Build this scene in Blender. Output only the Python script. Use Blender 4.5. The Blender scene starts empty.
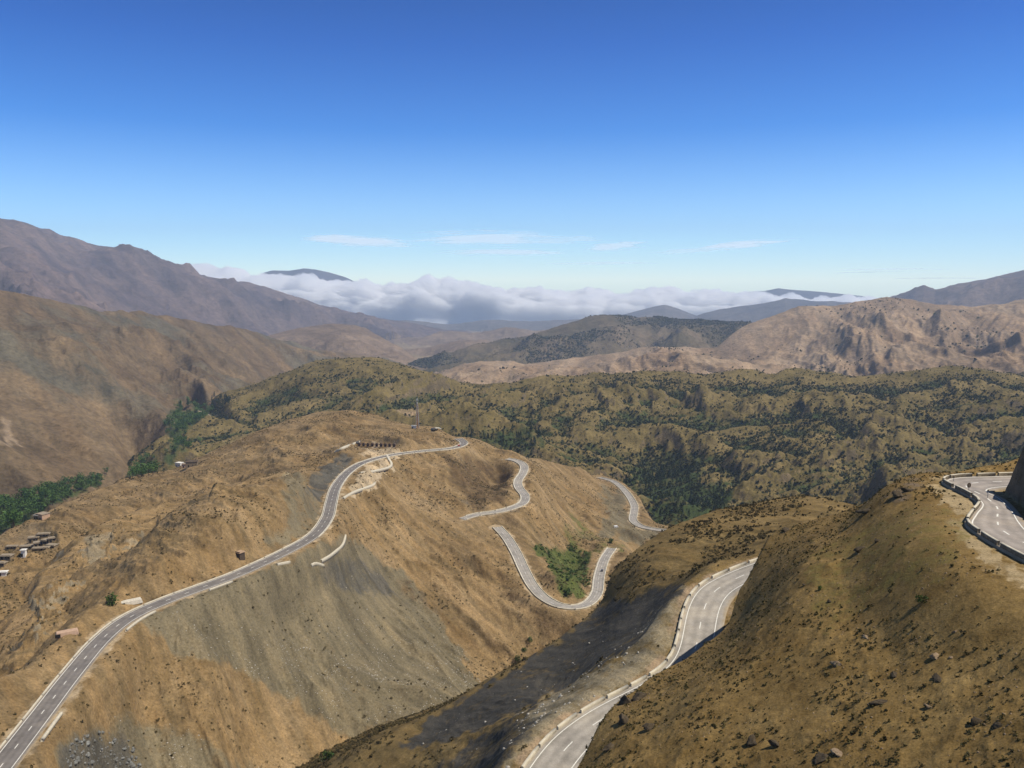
import bpy, bmesh, math, random
import numpy as np
from mathutils import Vector, Matrix
random.seed(11); rng = np.random.default_rng(11)
R = math.radians
scene = bpy.context.scene
COL = scene.collection

# ------------------------------------------------------------------ camera
F = 830.0; VH = 280.0
PITCH = math.atan((384 - VH) / F)
CP, SP = math.cos(PITCH), math.sin(PITCH)
cam_d = bpy.data.cameras.new("camera"); cam = bpy.data.objects.new("camera", cam_d); COL.objects.link(cam)
cam_d.sensor_width = 36; cam_d.lens = 36 * F / 1024; cam_d.clip_start = 0.5; cam_d.clip_end = 200000
cam.location = (0, 0, 0); cam.rotation_euler = (math.pi / 2 - PITCH, 0, 0)
scene.camera = cam

def ae(u, v):
    xc = (np.asarray(u, float) - 512) / F; yc = (384 - np.asarray(v, float)) / F
    dy = CP + yc * SP
    return xc / dy, (-SP + yc * CP) / dy
def P3(u, v, Y):
    a, e = ae(u, v); return np.array([a * Y, Y, e * Y])
def PZ(u, v, z):
    a, e = ae(u, v); Y = z / e; return np.array([a * Y, Y, z])
def uv_of(x, y, z):
    dep = y * CP - z * SP; up = y * SP + z * CP
    return 512 + F * x / dep, 384 - F * up / dep

# ------------------------------------------------------------------ noise
_perm = rng.permutation(256).astype(np.int32); _perm = np.concatenate([_perm, _perm])
_ang = rng.random(256) * 2 * math.pi; _gx, _gy = np.cos(_ang), np.sin(_ang)
def perlin(x, y):
    xi = np.floor(x).astype(np.int64); yi = np.floor(y).astype(np.int64)
    xf = x - xi; yf = y - yi; xi &= 255; yi &= 255
    u = xf * xf * xf * (xf * (xf * 6 - 15) + 10); v = yf * yf * yf * (yf * (yf * 6 - 15) + 10)
    def g(ix, iy, fx, fy):
        h = _perm[(_perm[ix & 255] + iy) & 255]; return _gx[h] * fx + _gy[h] * fy
    n00 = g(xi, yi, xf, yf); n10 = g(xi + 1, yi, xf - 1, yf)
    n01 = g(xi, yi + 1, xf, yf - 1); n11 = g(xi + 1, yi + 1, xf - 1, yf - 1)
    a = n00 + u * (n10 - n00); b = n01 + u * (n11 - n01)
    return (a + v * (b - a)) * 1.5
def fbm(x, y, o=5, gain=.5):
    s = np.zeros_like(x); am = 1.0
    for k in range(o):
        s += am * perlin(x + 17.3 * k, y - 9.1 * k); x = x * 2.03; y = y * 2.03; am *= gain
    return s
def ridged(x, y, o=5, gain=.52):
    s = np.zeros_like(x); am = 1.0; w = np.ones_like(x)
    for k in range(o):
        n = 1 - np.abs(perlin(x + 31.7 * k, y + 5.3 * k)); n = n * n
        s += am * w * n; w = np.clip(n * 1.4, 0, 1); x = x * 2.07; y = y * 2.07; am *= gain
    return s - 0.9
def sstep(x, a, b):
    t = np.clip((x - a) / (b - a), 0, 1); return t * t * (3 - 2 * t)

# ------------------------------------------------------------------ thin-plate layers in (azimuth, log distance) -> elevation tangent
class TPS:
    def __init__(s, pts):
        pts = np.array(pts, float)
        # drop duplicates
        keep = []
        for i, p in enumerate(pts):
            if all((abs(p[:2] - pts[j][:2])).max() > 1e-4 for j in keep): keep.append(i)
        pts = pts[keep]
        s.p = pts[:, :2] * np.array([1.0, 0.35]); n = len(pts)
        d = ((s.p[:, None] - s.p[None]) ** 2).sum(-1)
        K = np.where(d > 0, d * np.log(d + 1e-300) * .5, 0) + np.eye(n) * 2e-5
        A = np.zeros((n + 3, n + 3)); A[:n, :n] = K; A[:n, n] = 1; A[:n, n + 1:] = s.p
        A[n, :n] = 1; A[n + 1:, :n] = s.p.T
        s.w = np.linalg.solve(A, np.concatenate([pts[:, 2], [0, 0, 0]])); s.n = n
    def __call__(s, a, b):
        b = b * .35; r = s.w[s.n] + s.w[s.n + 1] * a + s.w[s.n + 2] * b
        for i in range(s.n):
            d = (a - s.p[i, 0]) ** 2 + (b - s.p[i, 1]) ** 2
            r = r + s.w[i] * .5 * d * np.log(d + 1e-12)
        return r

def ctl(pts):                       # (u, v, Y) -> (a, lnY, e)
    out = []
    for u, v, Y in pts:
        a, e = ae(u, v); out.append((a, math.log(Y), e))
    return out
def ctlz(pts):                      # world (x, y, z)
    return [(p[0] / p[1], math.log(p[1]), p[2] / p[1]) for p in pts]

# ------------------------------------------------------------------ roads (centre lines)
def spline(pts, step):
    pts = np.array(pts, float); n = len(pts); out = []
    for i in range(n - 1):
        p0 = pts[max(i - 1, 0)]; p1 = pts[i]; p2 = pts[i + 1]; p3 = pts[min(i + 2, n - 1)]
        m = max(2, int(np.linalg.norm(p2 - p1) / step) + 1)
        for t in np.linspace(0, 1, m, endpoint=False):
            out.append(.5 * ((2 * p1) + (-p0 + p2) * t + (2 * p0 - 5 * p1 + 4 * p2 - p3) * t * t + (-p0 + 3 * p1 - 3 * p2 + p3) * t ** 3))
    out.append(pts[-1]); return np.array(out)
def smooth_line(p, it):
    p = p.copy()
    for _ in range(it):
        p[1:-1] = .25 * p[:-2] + .5 * p[1:-1] + .25 * p[2:]
    return p
def zline(uv, z0, z1):
    n = len(uv); q = []
    for i, (u, v) in enumerate(uv):
        q.append(PZ(u, v, z0 + (z1 - z0) * i / (n - 1)))
    # respace z by length once
    q = np.array(q); L = np.concatenate([[0], np.cumsum(np.linalg.norm(np.diff(q[:, :2], axis=0), axis=1))]); L /= L[-1]
    return np.array([PZ(u, v, z0 + (z1 - z0) * l) for (u, v), l in zip(uv, L)])

left_c = zline([(-75, 870), (-25, 800), (12, 752), (42, 713), (72, 674), (102, 639), (130, 617), (165, 601), (200, 588), (240, 573), (287, 551),
                (314, 535), (327, 518), (331, 503), (336, 487), (348, 472), (364, 462.5), (390, 455.5), (420, 451.5), (447, 449), (459, 446.5), (464, 443), (458, 438.5)], -144, -186)
h1_c = zline([(507, 459), (517, 461), (524, 466), (523, 473), (518, 481), (519, 488), (525, 496), (523, 503), (512, 508), (496, 512), (478, 514.5), (462, 519)], -196, -209)
h2_c = zline([(497, 527), (507, 538), (516, 553), (523, 568), (532, 585), (544, 598), (560, 606), (578, 607), (590, 602), (597, 592), (599, 577), (604, 560), (612, 548)], -214, -248)
h3_c = zline([(690, 532), (668, 531), (652, 529), (640, 526), (633, 520), (634, 512), (634, 505), (629, 496), (621, 487), (612, 481), (599, 477.5)], -266, -290)
vr_c = zline([(178, 411), (190, 409), (203, 413), (213, 419), (226, 424), (244, 426)], -345, -318)
# outer edge (parapet side) of the lower right road
lo_o = zline([(470, 850), (497, 803), (520, 769), (545, 737), (580, 711), (610, 695), (640, 680), (660, 667), (671, 653), (676, 635), (680, 615), (686, 599), (696, 586), (716, 575), (743, 564), (775, 554)], -93, -75)
lo_o = smooth_line(spline(lo_o, 2.0), 6)
def offset(p, d):
    t = np.gradient(p[:, :2], axis=0); t /= np.linalg.norm(t, axis=1)[:, None] + 1e-9
    q = p.copy(); dd = d if np.ndim(d) == 0 else np.asarray(d)
    q[:, 0] += t[:, 1] * dd; q[:, 1] -= t[:, 0] * dd      # positive = right of travel
    return q
lo_i = smooth_line(offset(lo_o, 10.5), 10); lo_c = (lo_o + lo_i) / 2
ro = np.array([(112, 156), (100, 153), (88, 150.5), (81, 148.5), (76.8, 145), (75.2, 140.5), (74.6, 134), (73, 127), (68, 120), (64, 114), (62.5, 108), (61.7, 100), (62, 88), (65, 70)], float)
ri = np.array([(112, 146), (100, 143.5), (90, 141.5), (84.5, 139.5), (81.5, 137), (80, 134), (79, 129), (76, 121), (73, 114), (71, 108), (70.5, 100), (71, 88), (73, 80), (76, 70)], float)
def z_r(n): return np.linspace(-36.5, -33.0, n)
ro = np.column_stack([ro, z_r(len(ro))]); ri = np.column_stack([ri, z_r(len(ri))])
def resamp(p, n):
    L = np.concatenate([[0], np.cumsum(np.linalg.norm(np.diff(p, axis=0), axis=1))]); t = np.linspace(0, L[-1], n)
    return np.column_stack([np.interp(t, L, p[:, k]) for k in range(3)])
def pairs(o, i, n):                  # keep pairing by control index
    a = []; b = []
    m = len(o); idx = np.linspace(0, m - 1, n)
    so = spline(o, 1e9); 
    def ev(p, t):
        k = min(int(t), m - 2); f = t - k
        p0 = p[max(k - 1, 0)]; p1 = p[k]; p2 = p[k + 1]; p3 = p[min(k + 2, m - 1)]
        return .5 * ((2 * p1) + (-p0 + p2) * f + (2 * p0 - 5 * p1 + 4 * p2 - p3) * f * f + (-p0 + 3 * p1 - 3 * p2 + p3) * f ** 3)
    return np.array([ev(o, t) for t in idx]), np.array([ev(i, t) for t in idx])
ro_s, ri_s = pairs(ro, ri, 90)
roads = {}
def add_road(name, c, hw):
    c = smooth_line(spline(c, 2.0), 4); roads[name] = (offset(c, -hw), offset(c, hw))
add_road('left', left_c, 4.9); add_road('h1', h1_c, 4.6); add_road('h2', h2_c, 4.6); add_road('h3', h3_c, 4.8); add_road('vr', vr_c, 5.5)
roads['lower'] = (lo_o, lo_i); roads['right'] = (ri_s[::-1], ro_s[::-1])

# ------------------------------------------------------------------ layer control points
A_crest = [(-400, 1500, 25), (200, 1300, 38), (380, 1080, 52), (480, 930, 70), (540, 835, 88), (579, 769, 103), (589, 749, 107), (597, 731, 111), (607, 716, 114), (618, 704, 117), (630, 696, 120), (638, 691, 122), (645, 684, 124), (656, 677, 127), (669, 669, 130), (685, 661, 133), (697, 652, 136), (706, 645, 138),
           (714, 640, 140), (724, 631, 142), (730, 622, 145), (734, 608, 150), (740, 588, 157), (747, 567, 164), (754, 550, 168), (770, 537, 170), (815, 520, 168), (850, 511, 164), (880, 495, 160),
           (905, 483, 156), (925, 478, 153), (946, 474, 150), (975, 465, 155), (1003, 463, 160), (1060, 440, 180), (1300, 380, 190)]
def A_y(u, v):
    a, e = ae(u, v); return 50.8 / (-e - .145 + .5 * a)
A_front = [(u, v, A_y(u, v)) for u, v in [(577, 805), (650, 768), (720, 768), (800, 768), (900, 768), (1024, 768), (1150, 800), (800, 1000), (1024, 1000), (600, 1000), (500, 1200),
           (700, 700), (760, 700), (850, 700), (950, 700), (1024, 690), (780, 620), (850, 640), (920, 640), (1000, 640), (800, 570), (850, 570), (900, 560),
           (950, 570), (1024, 610), (880, 530), (920, 520), (1100, 680)]]
A_road = [tuple(p) for p in ro_s[::9]] + [tuple(p) for p in ri_s[::9]]
B_crest = [(-400, 1300, 150), (0, 1050, 185), (150, 920, 200), (250, 845, 212), (300, 805, 220), (345, 768, 229), (385, 742, 237), (440, 714, 247), (512, 672, 258), (540, 655, 265), (580, 626, 275), (603, 602, 285), (611, 577, 295), (640, 548, 305),
           (680, 525, 320), (720, 511, 332), (760, 504, 338), (800, 497, 335), (840, 503, 315), (900, 520, 295), (1300, 540, 270)]
B_front = [(400, 765, 214), (440, 768, 197), (480, 768, 175), (490, 735, 197), (512, 718, 198), (560, 695, 205), (600, 655, 214), (640, 625, 222), (660, 592, 242), (700, 562, 258), (760, 540, 265), (760, 520, 300), (690, 540, 290), (640, 570, 275), (850, 560, 230), (1000, 600, 200), (300, 900, 180), (400, 900, 150), (480, 950, 110), (600, 1000, 95)]
B_road = [tuple(p) for p in lo_o[::8]] + [tuple(p) for p in lo_i[::8]]
C_crest = [(-420, 660, 430), (-250, 625, 500), (-100, 575, 580), (0, 536, 665), (45, 515, 735), (100, 491, 850), (130, 479, 930), (170, 470, 1010), (200, 458, 1060), (240, 440, 1110), (270, 427, 1140), (300, 417, 1150), (340, 411, 1130),
           (375, 415, 1090), (400, 424, 1040), (413, 428, 1010), (437, 428, 1000), (452, 436, 985), (480, 440, 985), (500, 450, 1000), (515, 456, 1020), (540, 460, 1060), (580, 470, 1140), (600, 476, 1215), (612, 479.5, 1185), (624, 485, 1130), (635, 495, 1060), (641, 505, 1000), (644, 514, 960), (655, 523, 925), (670, 528, 905), (690, 530, 895), (760, 545, 860), (1300, 580, 800)]
C_front = [(200, 700, 338), (250, 768, 335), (100, 768, 283), (150, 720, 318), (300, 640, 432), (220, 640, 388), (330, 700, 400), (350, 765, 372), (400, 740, 390), (430, 712, 412), (400, 640, 485), (380, 580, 560), (400, 540, 640), (450, 640, 520), (450, 580, 600), (515, 665, 518), (540, 650, 546), (560, 640, 562),
           (440, 510, 725), (420, 480, 800), (470, 472, 845), (480, 550, 650), (500, 600, 590), (560, 545, 745), (575, 575, 690), (580, 482, 1075), (560, 500, 900), (545, 475, 1000), (580, 520, 850), (620, 565, 690), (650, 550, 820), (620, 500, 1060), (500, 480, 870), (480, 490, 800),
           (60, 545, 600), (20, 548, 610), (150, 497, 790), (100, 515, 720), (250, 452, 950), (200, 475, 900), (300, 440, 965), (330, 450, 905), (350, 440, 985), (390, 441, 935), (420, 437, 950), (437, 441, 925), (0, 680, 330), (-60, 700, 290), (40, 640, 385), (0, 600, 450), (-100, 640, 390), (-250, 700, 330), (-420, 760, 280), (-250, 900, 200), (0, 900, 210), (150, 900, 250), (300, 850, 300), (400, 800, 340), (600, 700, 470), (700, 640, 540), (1300, 700, 500), (365, 482, 712), (370, 472, 760)]
C_gully = [(120, 680, -208), (170, 720, -206), (210, 740, -203), (250, 790, -200), (60, 590, -203)]
K_crest = [(-420, 900, 250), (-100, 760, 300), (-20, 665, 365), (20, 612, 420), (40, 580, 460), (65, 554, 505), (100, 529, 560), (140, 511, 610), (185, 500, 640), (215, 494, 660), (240, 486, 690), (265, 476, 725), (284, 473, 735), (297, 482, 720), (312, 500, 690), (340, 540, 640), (420, 640, 600), (600, 760, 560), (1300, 900, 500)]
K_front = [(45, 668, 335), (80, 632, 373), (110, 606, 404), (150, 578, 444), (200, 560, 478), (250, 544, 520), (285, 528, 556), (300, 515, 590), (120, 560, 500), (170, 535, 550), (220, 515, 600), (270, 500, 640), (310, 520, 610), (0, 720, 300)]
E_crest = [(-420, 215, 1800), (-250, 240, 2000), (-100, 272, 2200), (0, 288, 2350), (60, 300, 2550), (100, 311, 2700), (170, 319, 3100), (230, 327, 3500), (300, 345, 4000), (345, 352, 4300), (400, 364, 4500), (450, 376, 4600), (600, 400, 4800), (1300, 420, 4800)]
E_front = [(-420, 560, 800), (-250, 545, 900), (0, 521, 1050), (20, 514, 1080), (60, 500, 1150), (130, 475, 1330), (150, 463, 1420), (165, 440, 1650), (185, 420, 1950), (205, 407, 2150), (250, 395, 2600), (215, 462, 1900), (230, 458, 1700), (190, 480, 1600), (265, 440, 2100), (150, 500, 1600), (0, 450, 1250), (0, 380, 1600), (0, 330, 1950), (60, 440, 1400), (60, 380, 1750), (60, 340, 2150), (120, 440, 1540), (130, 400, 1900), (140, 360, 2350), (220, 378, 2700), (220, 347, 3150), (300, 363, 3500), (180, 400, 2150),
           (-250, 400, 1300), (-250, 320, 1600), (-420, 400, 1150), (400, 385, 3600), (350, 385, 3200), (1300, 500, 3000), (600, 420, 3600)]
F_crest = [(-420, 600, 1500), (100, 470, 1850), (180, 424, 2000), (215, 403, 2100), (250, 390, 2150), (290, 374, 2200), (320, 362, 2250), (350, 360, 2250), (380, 363, 2200), (410, 371, 2150), (440, 379, 2100), (480, 384, 2020), (510, 384, 1970), (540, 378, 1950), (590, 378, 1950), (640, 375, 1950), (680, 372, 1950), (700, 376, 1920), (740, 372, 1900),
           (770, 378, 1880), (800, 375, 1880), (850, 380, 1850), (900, 375, 1850), (950, 368, 1850), (985, 371, 1800), (1024, 376, 1750), (1300, 385, 1600)]
F_front = [(205, 428, 1820), (213, 445, 1660), (188, 455, 1590), (240, 432, 1720), (165, 470, 1470), (230, 417, 1850), (300, 415, 1780), (360, 400, 1780), (420, 415, 1620), (480, 432, 1470), (540, 440, 1460), (500, 452, 1390), (640, 474, 1390), (700, 500, 1260), (620, 440, 1560), (700, 440, 1510), (760, 470, 1310), (850, 480, 1150), (900, 470, 1160), (950, 450, 1260), (1010, 430, 1360),
           (850, 420, 1600), (950, 400, 1660), (750, 410, 1700), (600, 405, 1760), (680, 400, 1800), (520, 405, 1780), (440, 395, 1850), (1300, 500, 950), (1150, 450, 1250), (640, 520, 1120), (620, 500, 1230), (800, 530, 1000), (1000, 500, 980), (580, 490, 1260), (300, 470, 1500), (60, 540, 1500)]
G2_crest = [(-420, 500, 3200), (200, 420, 3400), (350, 389, 3500), (410, 382, 3500), (440, 372, 3550), (480, 364, 3650), (520, 368, 3600), (550, 362, 3700), (600, 354, 3800), (640, 351, 3850), (690, 345, 3900), (718, 345, 3900), (732, 333, 4000), (745, 325, 4050), (770, 318, 4100), (810, 308, 4200), (850, 305, 4200), (890, 299, 4100), (930, 305, 4050), (970, 307, 4000), (1024, 304, 3900), (1300, 298, 3700)]
G2_front = [(400, 396, 3000), (500, 390, 2850), (600, 381, 2950), (700, 378, 2850), (800, 380, 2700), (900, 381, 2550), (1000, 379, 2450), (900, 340, 3300), (800, 345, 3400), (1000, 340, 3200), (1300, 375, 2300), (0, 520, 2700), (700, 362, 3400), (600, 366, 3400)]
G1_crest = [(-420, 450, 4500), (200, 410, 4700), (390, 376, 4900), (420, 362, 5000), (460, 352, 5000), (500, 340, 5100), (530, 333, 5200), (560, 325, 5300), (610, 317, 5400), (660, 315, 5400), (700, 318, 5300), (740, 321, 5200), (800, 331, 5000), (1300, 345, 5000)]
G1_front = [(420, 376, 4300), (600, 362, 4300), (700, 355, 4400), (520, 358, 4550), (620, 340, 4850), (200, 450, 4000), (1300, 390, 4000)]
I2_crest = [(-420, 480, 5000), (100, 420, 5000), (220, 362, 5100), (250, 345, 5200), (275, 334, 5300), (300, 327, 5400), (330, 324, 5500), (360, 328, 5500), (390, 342, 5400), (410, 356, 5200), (450, 380, 5000), (1300, 450, 5000)]
I2_front = [(260, 365, 4700), (300, 352, 4850), (360, 354, 4850), (400, 370, 4700), (100, 440, 4500), (600, 440, 4500)]
def tent(pts): return pts
I_crest = [(-420, 175, 7600), (-250, 200, 8000), (-100, 218, 8300), (0, 223, 8500), (30, 228, 8600), (60, 238, 8700), (90, 245, 8800), (110, 247, 8850), (135, 250, 8950), (160, 260, 9100), (200, 272, 9300), (240, 282, 9600), (270, 292, 9800), (320, 305, 10000), (370, 315, 10200), (410, 322, 10400), (450, 330, 10500), (500, 342, 10600), (600, 370, 10800), (1300, 400, 11000)]
J_crest = [(-420, 430, 9500), (700, 350, 9500), (800, 318, 9500), (860, 305, 9300), (890, 299, 9200), (905, 293, 9100), (915, 289.5, 9000), (924, 288, 9000), (935, 291, 9000), (960, 285, 8900), (1000, 277, 8700), (1024, 271, 8500), (1100, 255, 8300), (1300, 235, 8000)]
M_crest = [(-420, 420, 12500), (560, 340, 12500), (640, 326, 12500), (690, 318, 12500), (705, 312, 12500), (720, 308, 12500), (745, 306, 12400), (765, 304, 12300), (785, 299, 12300), (800, 301, 12300), (830, 302, 12200), (860, 304, 12000), (950, 318, 12000), (1300, 340, 12000)]
L_crest = [(-420, 350, 13600), (300, 330, 13600), (400, 321, 13600), (450, 324, 13600), (490, 320, 13600), (530, 322, 13600), (570, 320, 13600), (610, 317, 13600), (635, 311, 13600), (652, 307, 13600), (665, 305.5, 13600), (680, 310, 13600), (700, 317, 13600), (800, 322, 13600), (1300, 322, 13600)]

# ------------------------------------------------------------------ grid
def lin(a, b, n): return np.linspace(a, b, n, endpoint=False)
acol = np.concatenate([np.linspace(-0.95, -0.66, 70, endpoint=False), np.linspace(-0.66, 0.66, 1150), np.linspace(0.66, 0.95, 71)[1:]])
brow = np.concatenate([lin(math.log(26), math.log(62), 60), lin(math.log(62), math.log(140), 190), lin(math.log(140), math.log(1350), 850), lin(math.log(1350), math.log(6000), 330), lin(math.log(6000), math.log(15700), 150), [math.log(15700)]])
NC, NR = len(acol), len(brow)
AG, BG = np.meshgrid(acol, brow)
YG = np.exp(BG); XG = AG * YG

def layer(crest, front, extra, drop, Ymin, Ymax, amp, wl, ang=0, st=1.0, rid=True, tentslope=None, oct=5, crest_k=1.0, fine=None):
    r0 = np.searchsorted(brow, math.log(Ymin)); r1 = min(NR, np.searchsorted(brow, math.log(Ymax)))
    a = AG[r0:r1]; b = BG[r0:r1]; Y = YG[r0:r1]; X = XG[r0:r1]
    cr = np.array(ctl(crest)); ac = acol
    bc = np.interp(ac, cr[:, 0], cr[:, 1]); ec = np.interp(ac, cr[:, 0], cr[:, 2])
    ker = np.hanning(9); ker /= ker.sum()
    bc = np.convolve(np.pad(bc, 4, mode='edge'), ker, 'valid')
    Yc = np.exp(bc)[None, :]
    if tentslope is None:
        f = TPS(ctl(crest) + ctl(front) + list(extra))
        e = f(a, np.minimum(b, bc[None, :])); z = e * np.minimum(Y, Yc)
    else:
        zc = (ec * np.exp(bc))[None, :]; d = np.maximum(Yc - Y, 0)
        z = zc - tentslope * d * (0.55 + .45 * sstep(d, 0, 2500))
    over = np.maximum(Y - Yc, 0)
    soft = 0.02 * Yc
    z = z - drop * (np.sqrt(over ** 2 + soft ** 2) - soft)
    ca, sa = math.cos(R(ang)), math.sin(R(ang))
    p = (X * ca + Y * sa) / (wl * st); q = (-X * sa + Y * ca) / wl
    wx = fbm(p * .7 + 3.1, q * .7, 2) * .35; wy = fbm(p * .7 - 8.2, q * .7 + 4, 2) * .35
    n = (ridged if rid else fbm)(p + wx, q + wy, oct)
    # hold the crest line down to a smaller change
    k = 0.25 + 0.75 * np.clip(np.abs(Y - Yc) / (0.12 * Yc), 0, 1)
    z = z + amp * n * k
    if fine:
        fa, fw, fs = fine; p2 = p * (wl * st) / (fw * fs); q2 = q * wl / fw
        z = z + fa * ridged(p2 + 1.5 * wx, q2 + 1.5 * wy, 5) * (.45 + .75 * sstep(n, -.6, .5)) * np.maximum(k, .3)
    return r0, r1, z

Z = np.full((NR, NC), -1e9); ID = np.zeros((NR, NC), np.int8)
zb = np.interp(BG, [math.log(v) for v in (26, 150, 400, 1000, 2000, 4000, 6500, 14000, 19500)], [-190, -190, -300, -400, -450, -520, -565, -820, -950])
Z[:] = zb + 8 * fbm(XG / 900, YG / 900, 3)
names = ['valley_floor', 'near_hillside', 'road_spur', 'middle_ridge', 'rocky_knoll', 'western_hillside', 'scrub_ridge', 'tan_ridge', 'dark_hill', 'brown_hill', 'purple_mountain', 'eastern_mountain', 'blue_hills', 'horizon_hills']
def put(i, res):
    r0, r1, z = res; m = z > Z[r0:r1]; Z[r0:r1][m] = z[m]; ID[r0:r1][m] = i
Cx = ctlz(left_c[1:]) + ctlz(h1_c) + ctlz(h2_c) + ctlz(h3_c) + [( ae(u, 384)[0], math.log(Y), z / Y) for u, Y, z in C_gully]
put(1, layer(A_crest, A_front, ctlz(A_road), .9, 26, 420, .5, 16, 60, 1.2, False, oct=8, fine=(.22, 4.5, 1.3)))
put(2, layer(B_crest, B_front, ctlz(B_road), .55, 60, 620, 1.4, 42, -64, 1.8, oct=8, fine=(.4, 9, 3)))
put(3, layer(C_crest, C_front, Cx, .5, 180, 2100, 8.0, 85, -46, 2.0, oct=8, fine=(2.0, 22, 3.2)))
kz = layer(K_crest, K_front, [], .5, 200, 1000, 9.0, 60, 20, 1.5, oct=8, fine=(2.2, 17, 1.6))
lo_ = np.argsort(left_c[:16, 1]); xr = np.interp(YG[kz[0]:kz[1]], left_c[:16, 1][lo_], left_c[:16, 0][lo_])
put(4, (kz[0], kz[1], kz[2] - np.clip((XG[kz[0]:kz[1]] - xr + 14) * 1.2, 0, 150)))
put(5, layer(E_crest, E_front, [], .35, 700, 6500, 58, 560, -45, 1.9, oct=8, fine=(10, 130, 2.2)))
put(6, layer(F_crest, F_front, ctlz(vr_c), .4, 850, 3600, 48, 420, 25, 1.4, oct=8, fine=(6, 60, 1.3)))
F2_crest = [(-420, 640, 1300), (500, 540, 1350), (600, 485, 1400), (640, 463, 1430), (670, 450, 1460), (700, 438, 1480), (722, 431, 1490), (745, 427, 1500), (780, 423, 1500), (808, 420, 1490), (822, 424, 1460), (840, 436, 1420), (870, 455, 1340), (905, 478, 1240), (960, 520, 1100), (1300, 640, 900)]
F2_front = [(640, 485, 1330), (680, 478, 1340), (720, 490, 1240), (760, 470, 1310), (760, 448, 1410), (820, 470, 1260), (810, 445, 1380), (860, 478, 1190), (900, 500, 1100), (560, 530, 1200), (1000, 560, 950)]
F3_crest = [(-420, 660, 1300), (700, 520, 1350), (820, 452, 1470), (850, 434, 1510), (872, 416, 1550), (895, 402, 1590), (920, 393, 1620), (945, 387, 1640), (975, 384, 1640), (1000, 388, 1600), (1024, 394, 1550), (1300, 430, 1350)]
F3_front = [(870, 450, 1330), (900, 440, 1370), (930, 425, 1440), (960, 430, 1360), (1010, 440, 1270), (980, 405, 1530), (1200, 480, 1050), (900, 480, 1180), (760, 520, 1150)]
F4_crest = [(-420, 600, 1500), (420, 470, 1560), (500, 436, 1600), (540, 416, 1650), (570, 404, 1690), (600, 397, 1720), (618, 396, 1730), (634, 402, 1700), (646, 416, 1640), (662, 438, 1560), (690, 470, 1450), (760, 540, 1300), (1300, 700, 1000)]
F4_front = [(520, 450, 1480), (560, 435, 1540), (600, 440, 1500), (640, 455, 1450), (600, 415, 1630), (620, 470, 1400), (440, 480, 1450), (740, 560, 1200)]
for cr_, fr_ in ((F4_crest, F4_front), (F3_crest, F3_front), (F2_crest, F2_front)): put(6, layer(cr_, fr_, [], .62, 850, 2300, 30, 260, 40, 1.4, oct=8, fine=(5, 55, 1.2)))
put(7, layer(G2_crest, G2_front, [], .35, 2200, 6500, 85, 760, 80, 2.4, oct=6, fine=(15, 210, 2.0)))
put(8, layer(G1_crest, G1_front, [], .35, 3800, 8000, 110, 760, 60, 1.6, oct=7))
for cr_, Y_ in (([(-420, 420), (250, 385), (330, 364), (365, 357), (400, 352), (430, 349), (455, 344), (485, 342), (510, 346), (545, 348), (580, 355), (640, 366), (1300, 410)], 6300), ([(-420, 400), (300, 360), (380, 343), (410, 339), (440, 333), (475, 334), (505, 329), (540, 331), (575, 328), (620, 334), (700, 345), (1300, 380)], 8600)):
    put(9, layer([(u, v, Y_) for u, v in cr_], [], [], .35, 4300, 12000, 110, 900, 60, 1.5, tentslope=.17, oct=6))
put(9, layer(I2_crest, I2_front, [], .35, 4300, 8000, 60, 600, 60, 1.6))
put(10, layer(I_crest, [], [], .35, 4300, 14500, 210, 1500, -30, 1.5, tentslope=.20))
put(11, layer(J_crest, [], [], .35, 5500, 14500, 160, 1300, 50, 1.5, tentslope=.22))
put(12, layer(M_crest, [], [], .3, 8000, 18000, 120, 1500, 60, 1.4, tentslope=.22))
put(13, layer(L_crest, [], [], .3, 10000, 19500, 90, 1700, 60, 1.4, tentslope=.16))

# crags on the scrub ridge: lines whose left side falls away steeply
def crag(pts, h, w):
    q = np.array([P3(*p) for p in pts])
    r0 = np.searchsorted(brow, math.log(q[:, 1].min() - 4 * w)); r1 = np.searchsorted(brow, math.log(q[:, 1].max() + 4 * w))
    X = XG[r0:r1]; Y = YG[r0:r1]; best = np.full(X.shape, 1e9); sd = np.zeros(X.shape); env = np.zeros(X.shape)
    wob = fbm(X / (.8 * w), Y / (.8 * w), 4) * .28 * w
    tot = len(q) - 1
    for i in range(tot):
        p, s = q[i, :2], q[i + 1, :2]; d = s - p; L = np.hypot(*d)
        t = np.clip(((X - p[0]) * d[0] + (Y - p[1]) * d[1]) / L ** 2, 0, 1)
        dx = X - p[0] - t * d[0]; dy = Y - p[1] - t * d[1]; dist = np.hypot(dx, dy)
        sgn = -np.sign(dx * d[1] - dy * d[0]); m = dist < best
        best[m] = dist[m]; sd[m] = (dist * sgn)[m]; env[m] = np.sin(np.pi * np.clip((i + t) / tot, .08, .92))[m]
    sd = sd + wob
    prof = np.where(sd > 0, np.exp(-np.abs(sd) / (w * 1.6)), np.exp(-(sd / (w * .16)) ** 2))
    prof *= np.exp(-(np.maximum(best - w, 0) / w) ** 2)
    Z[r0:r1] += h * env * prof * (.7 + .5 * fbm(X / w, Y / w, 3))
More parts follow.
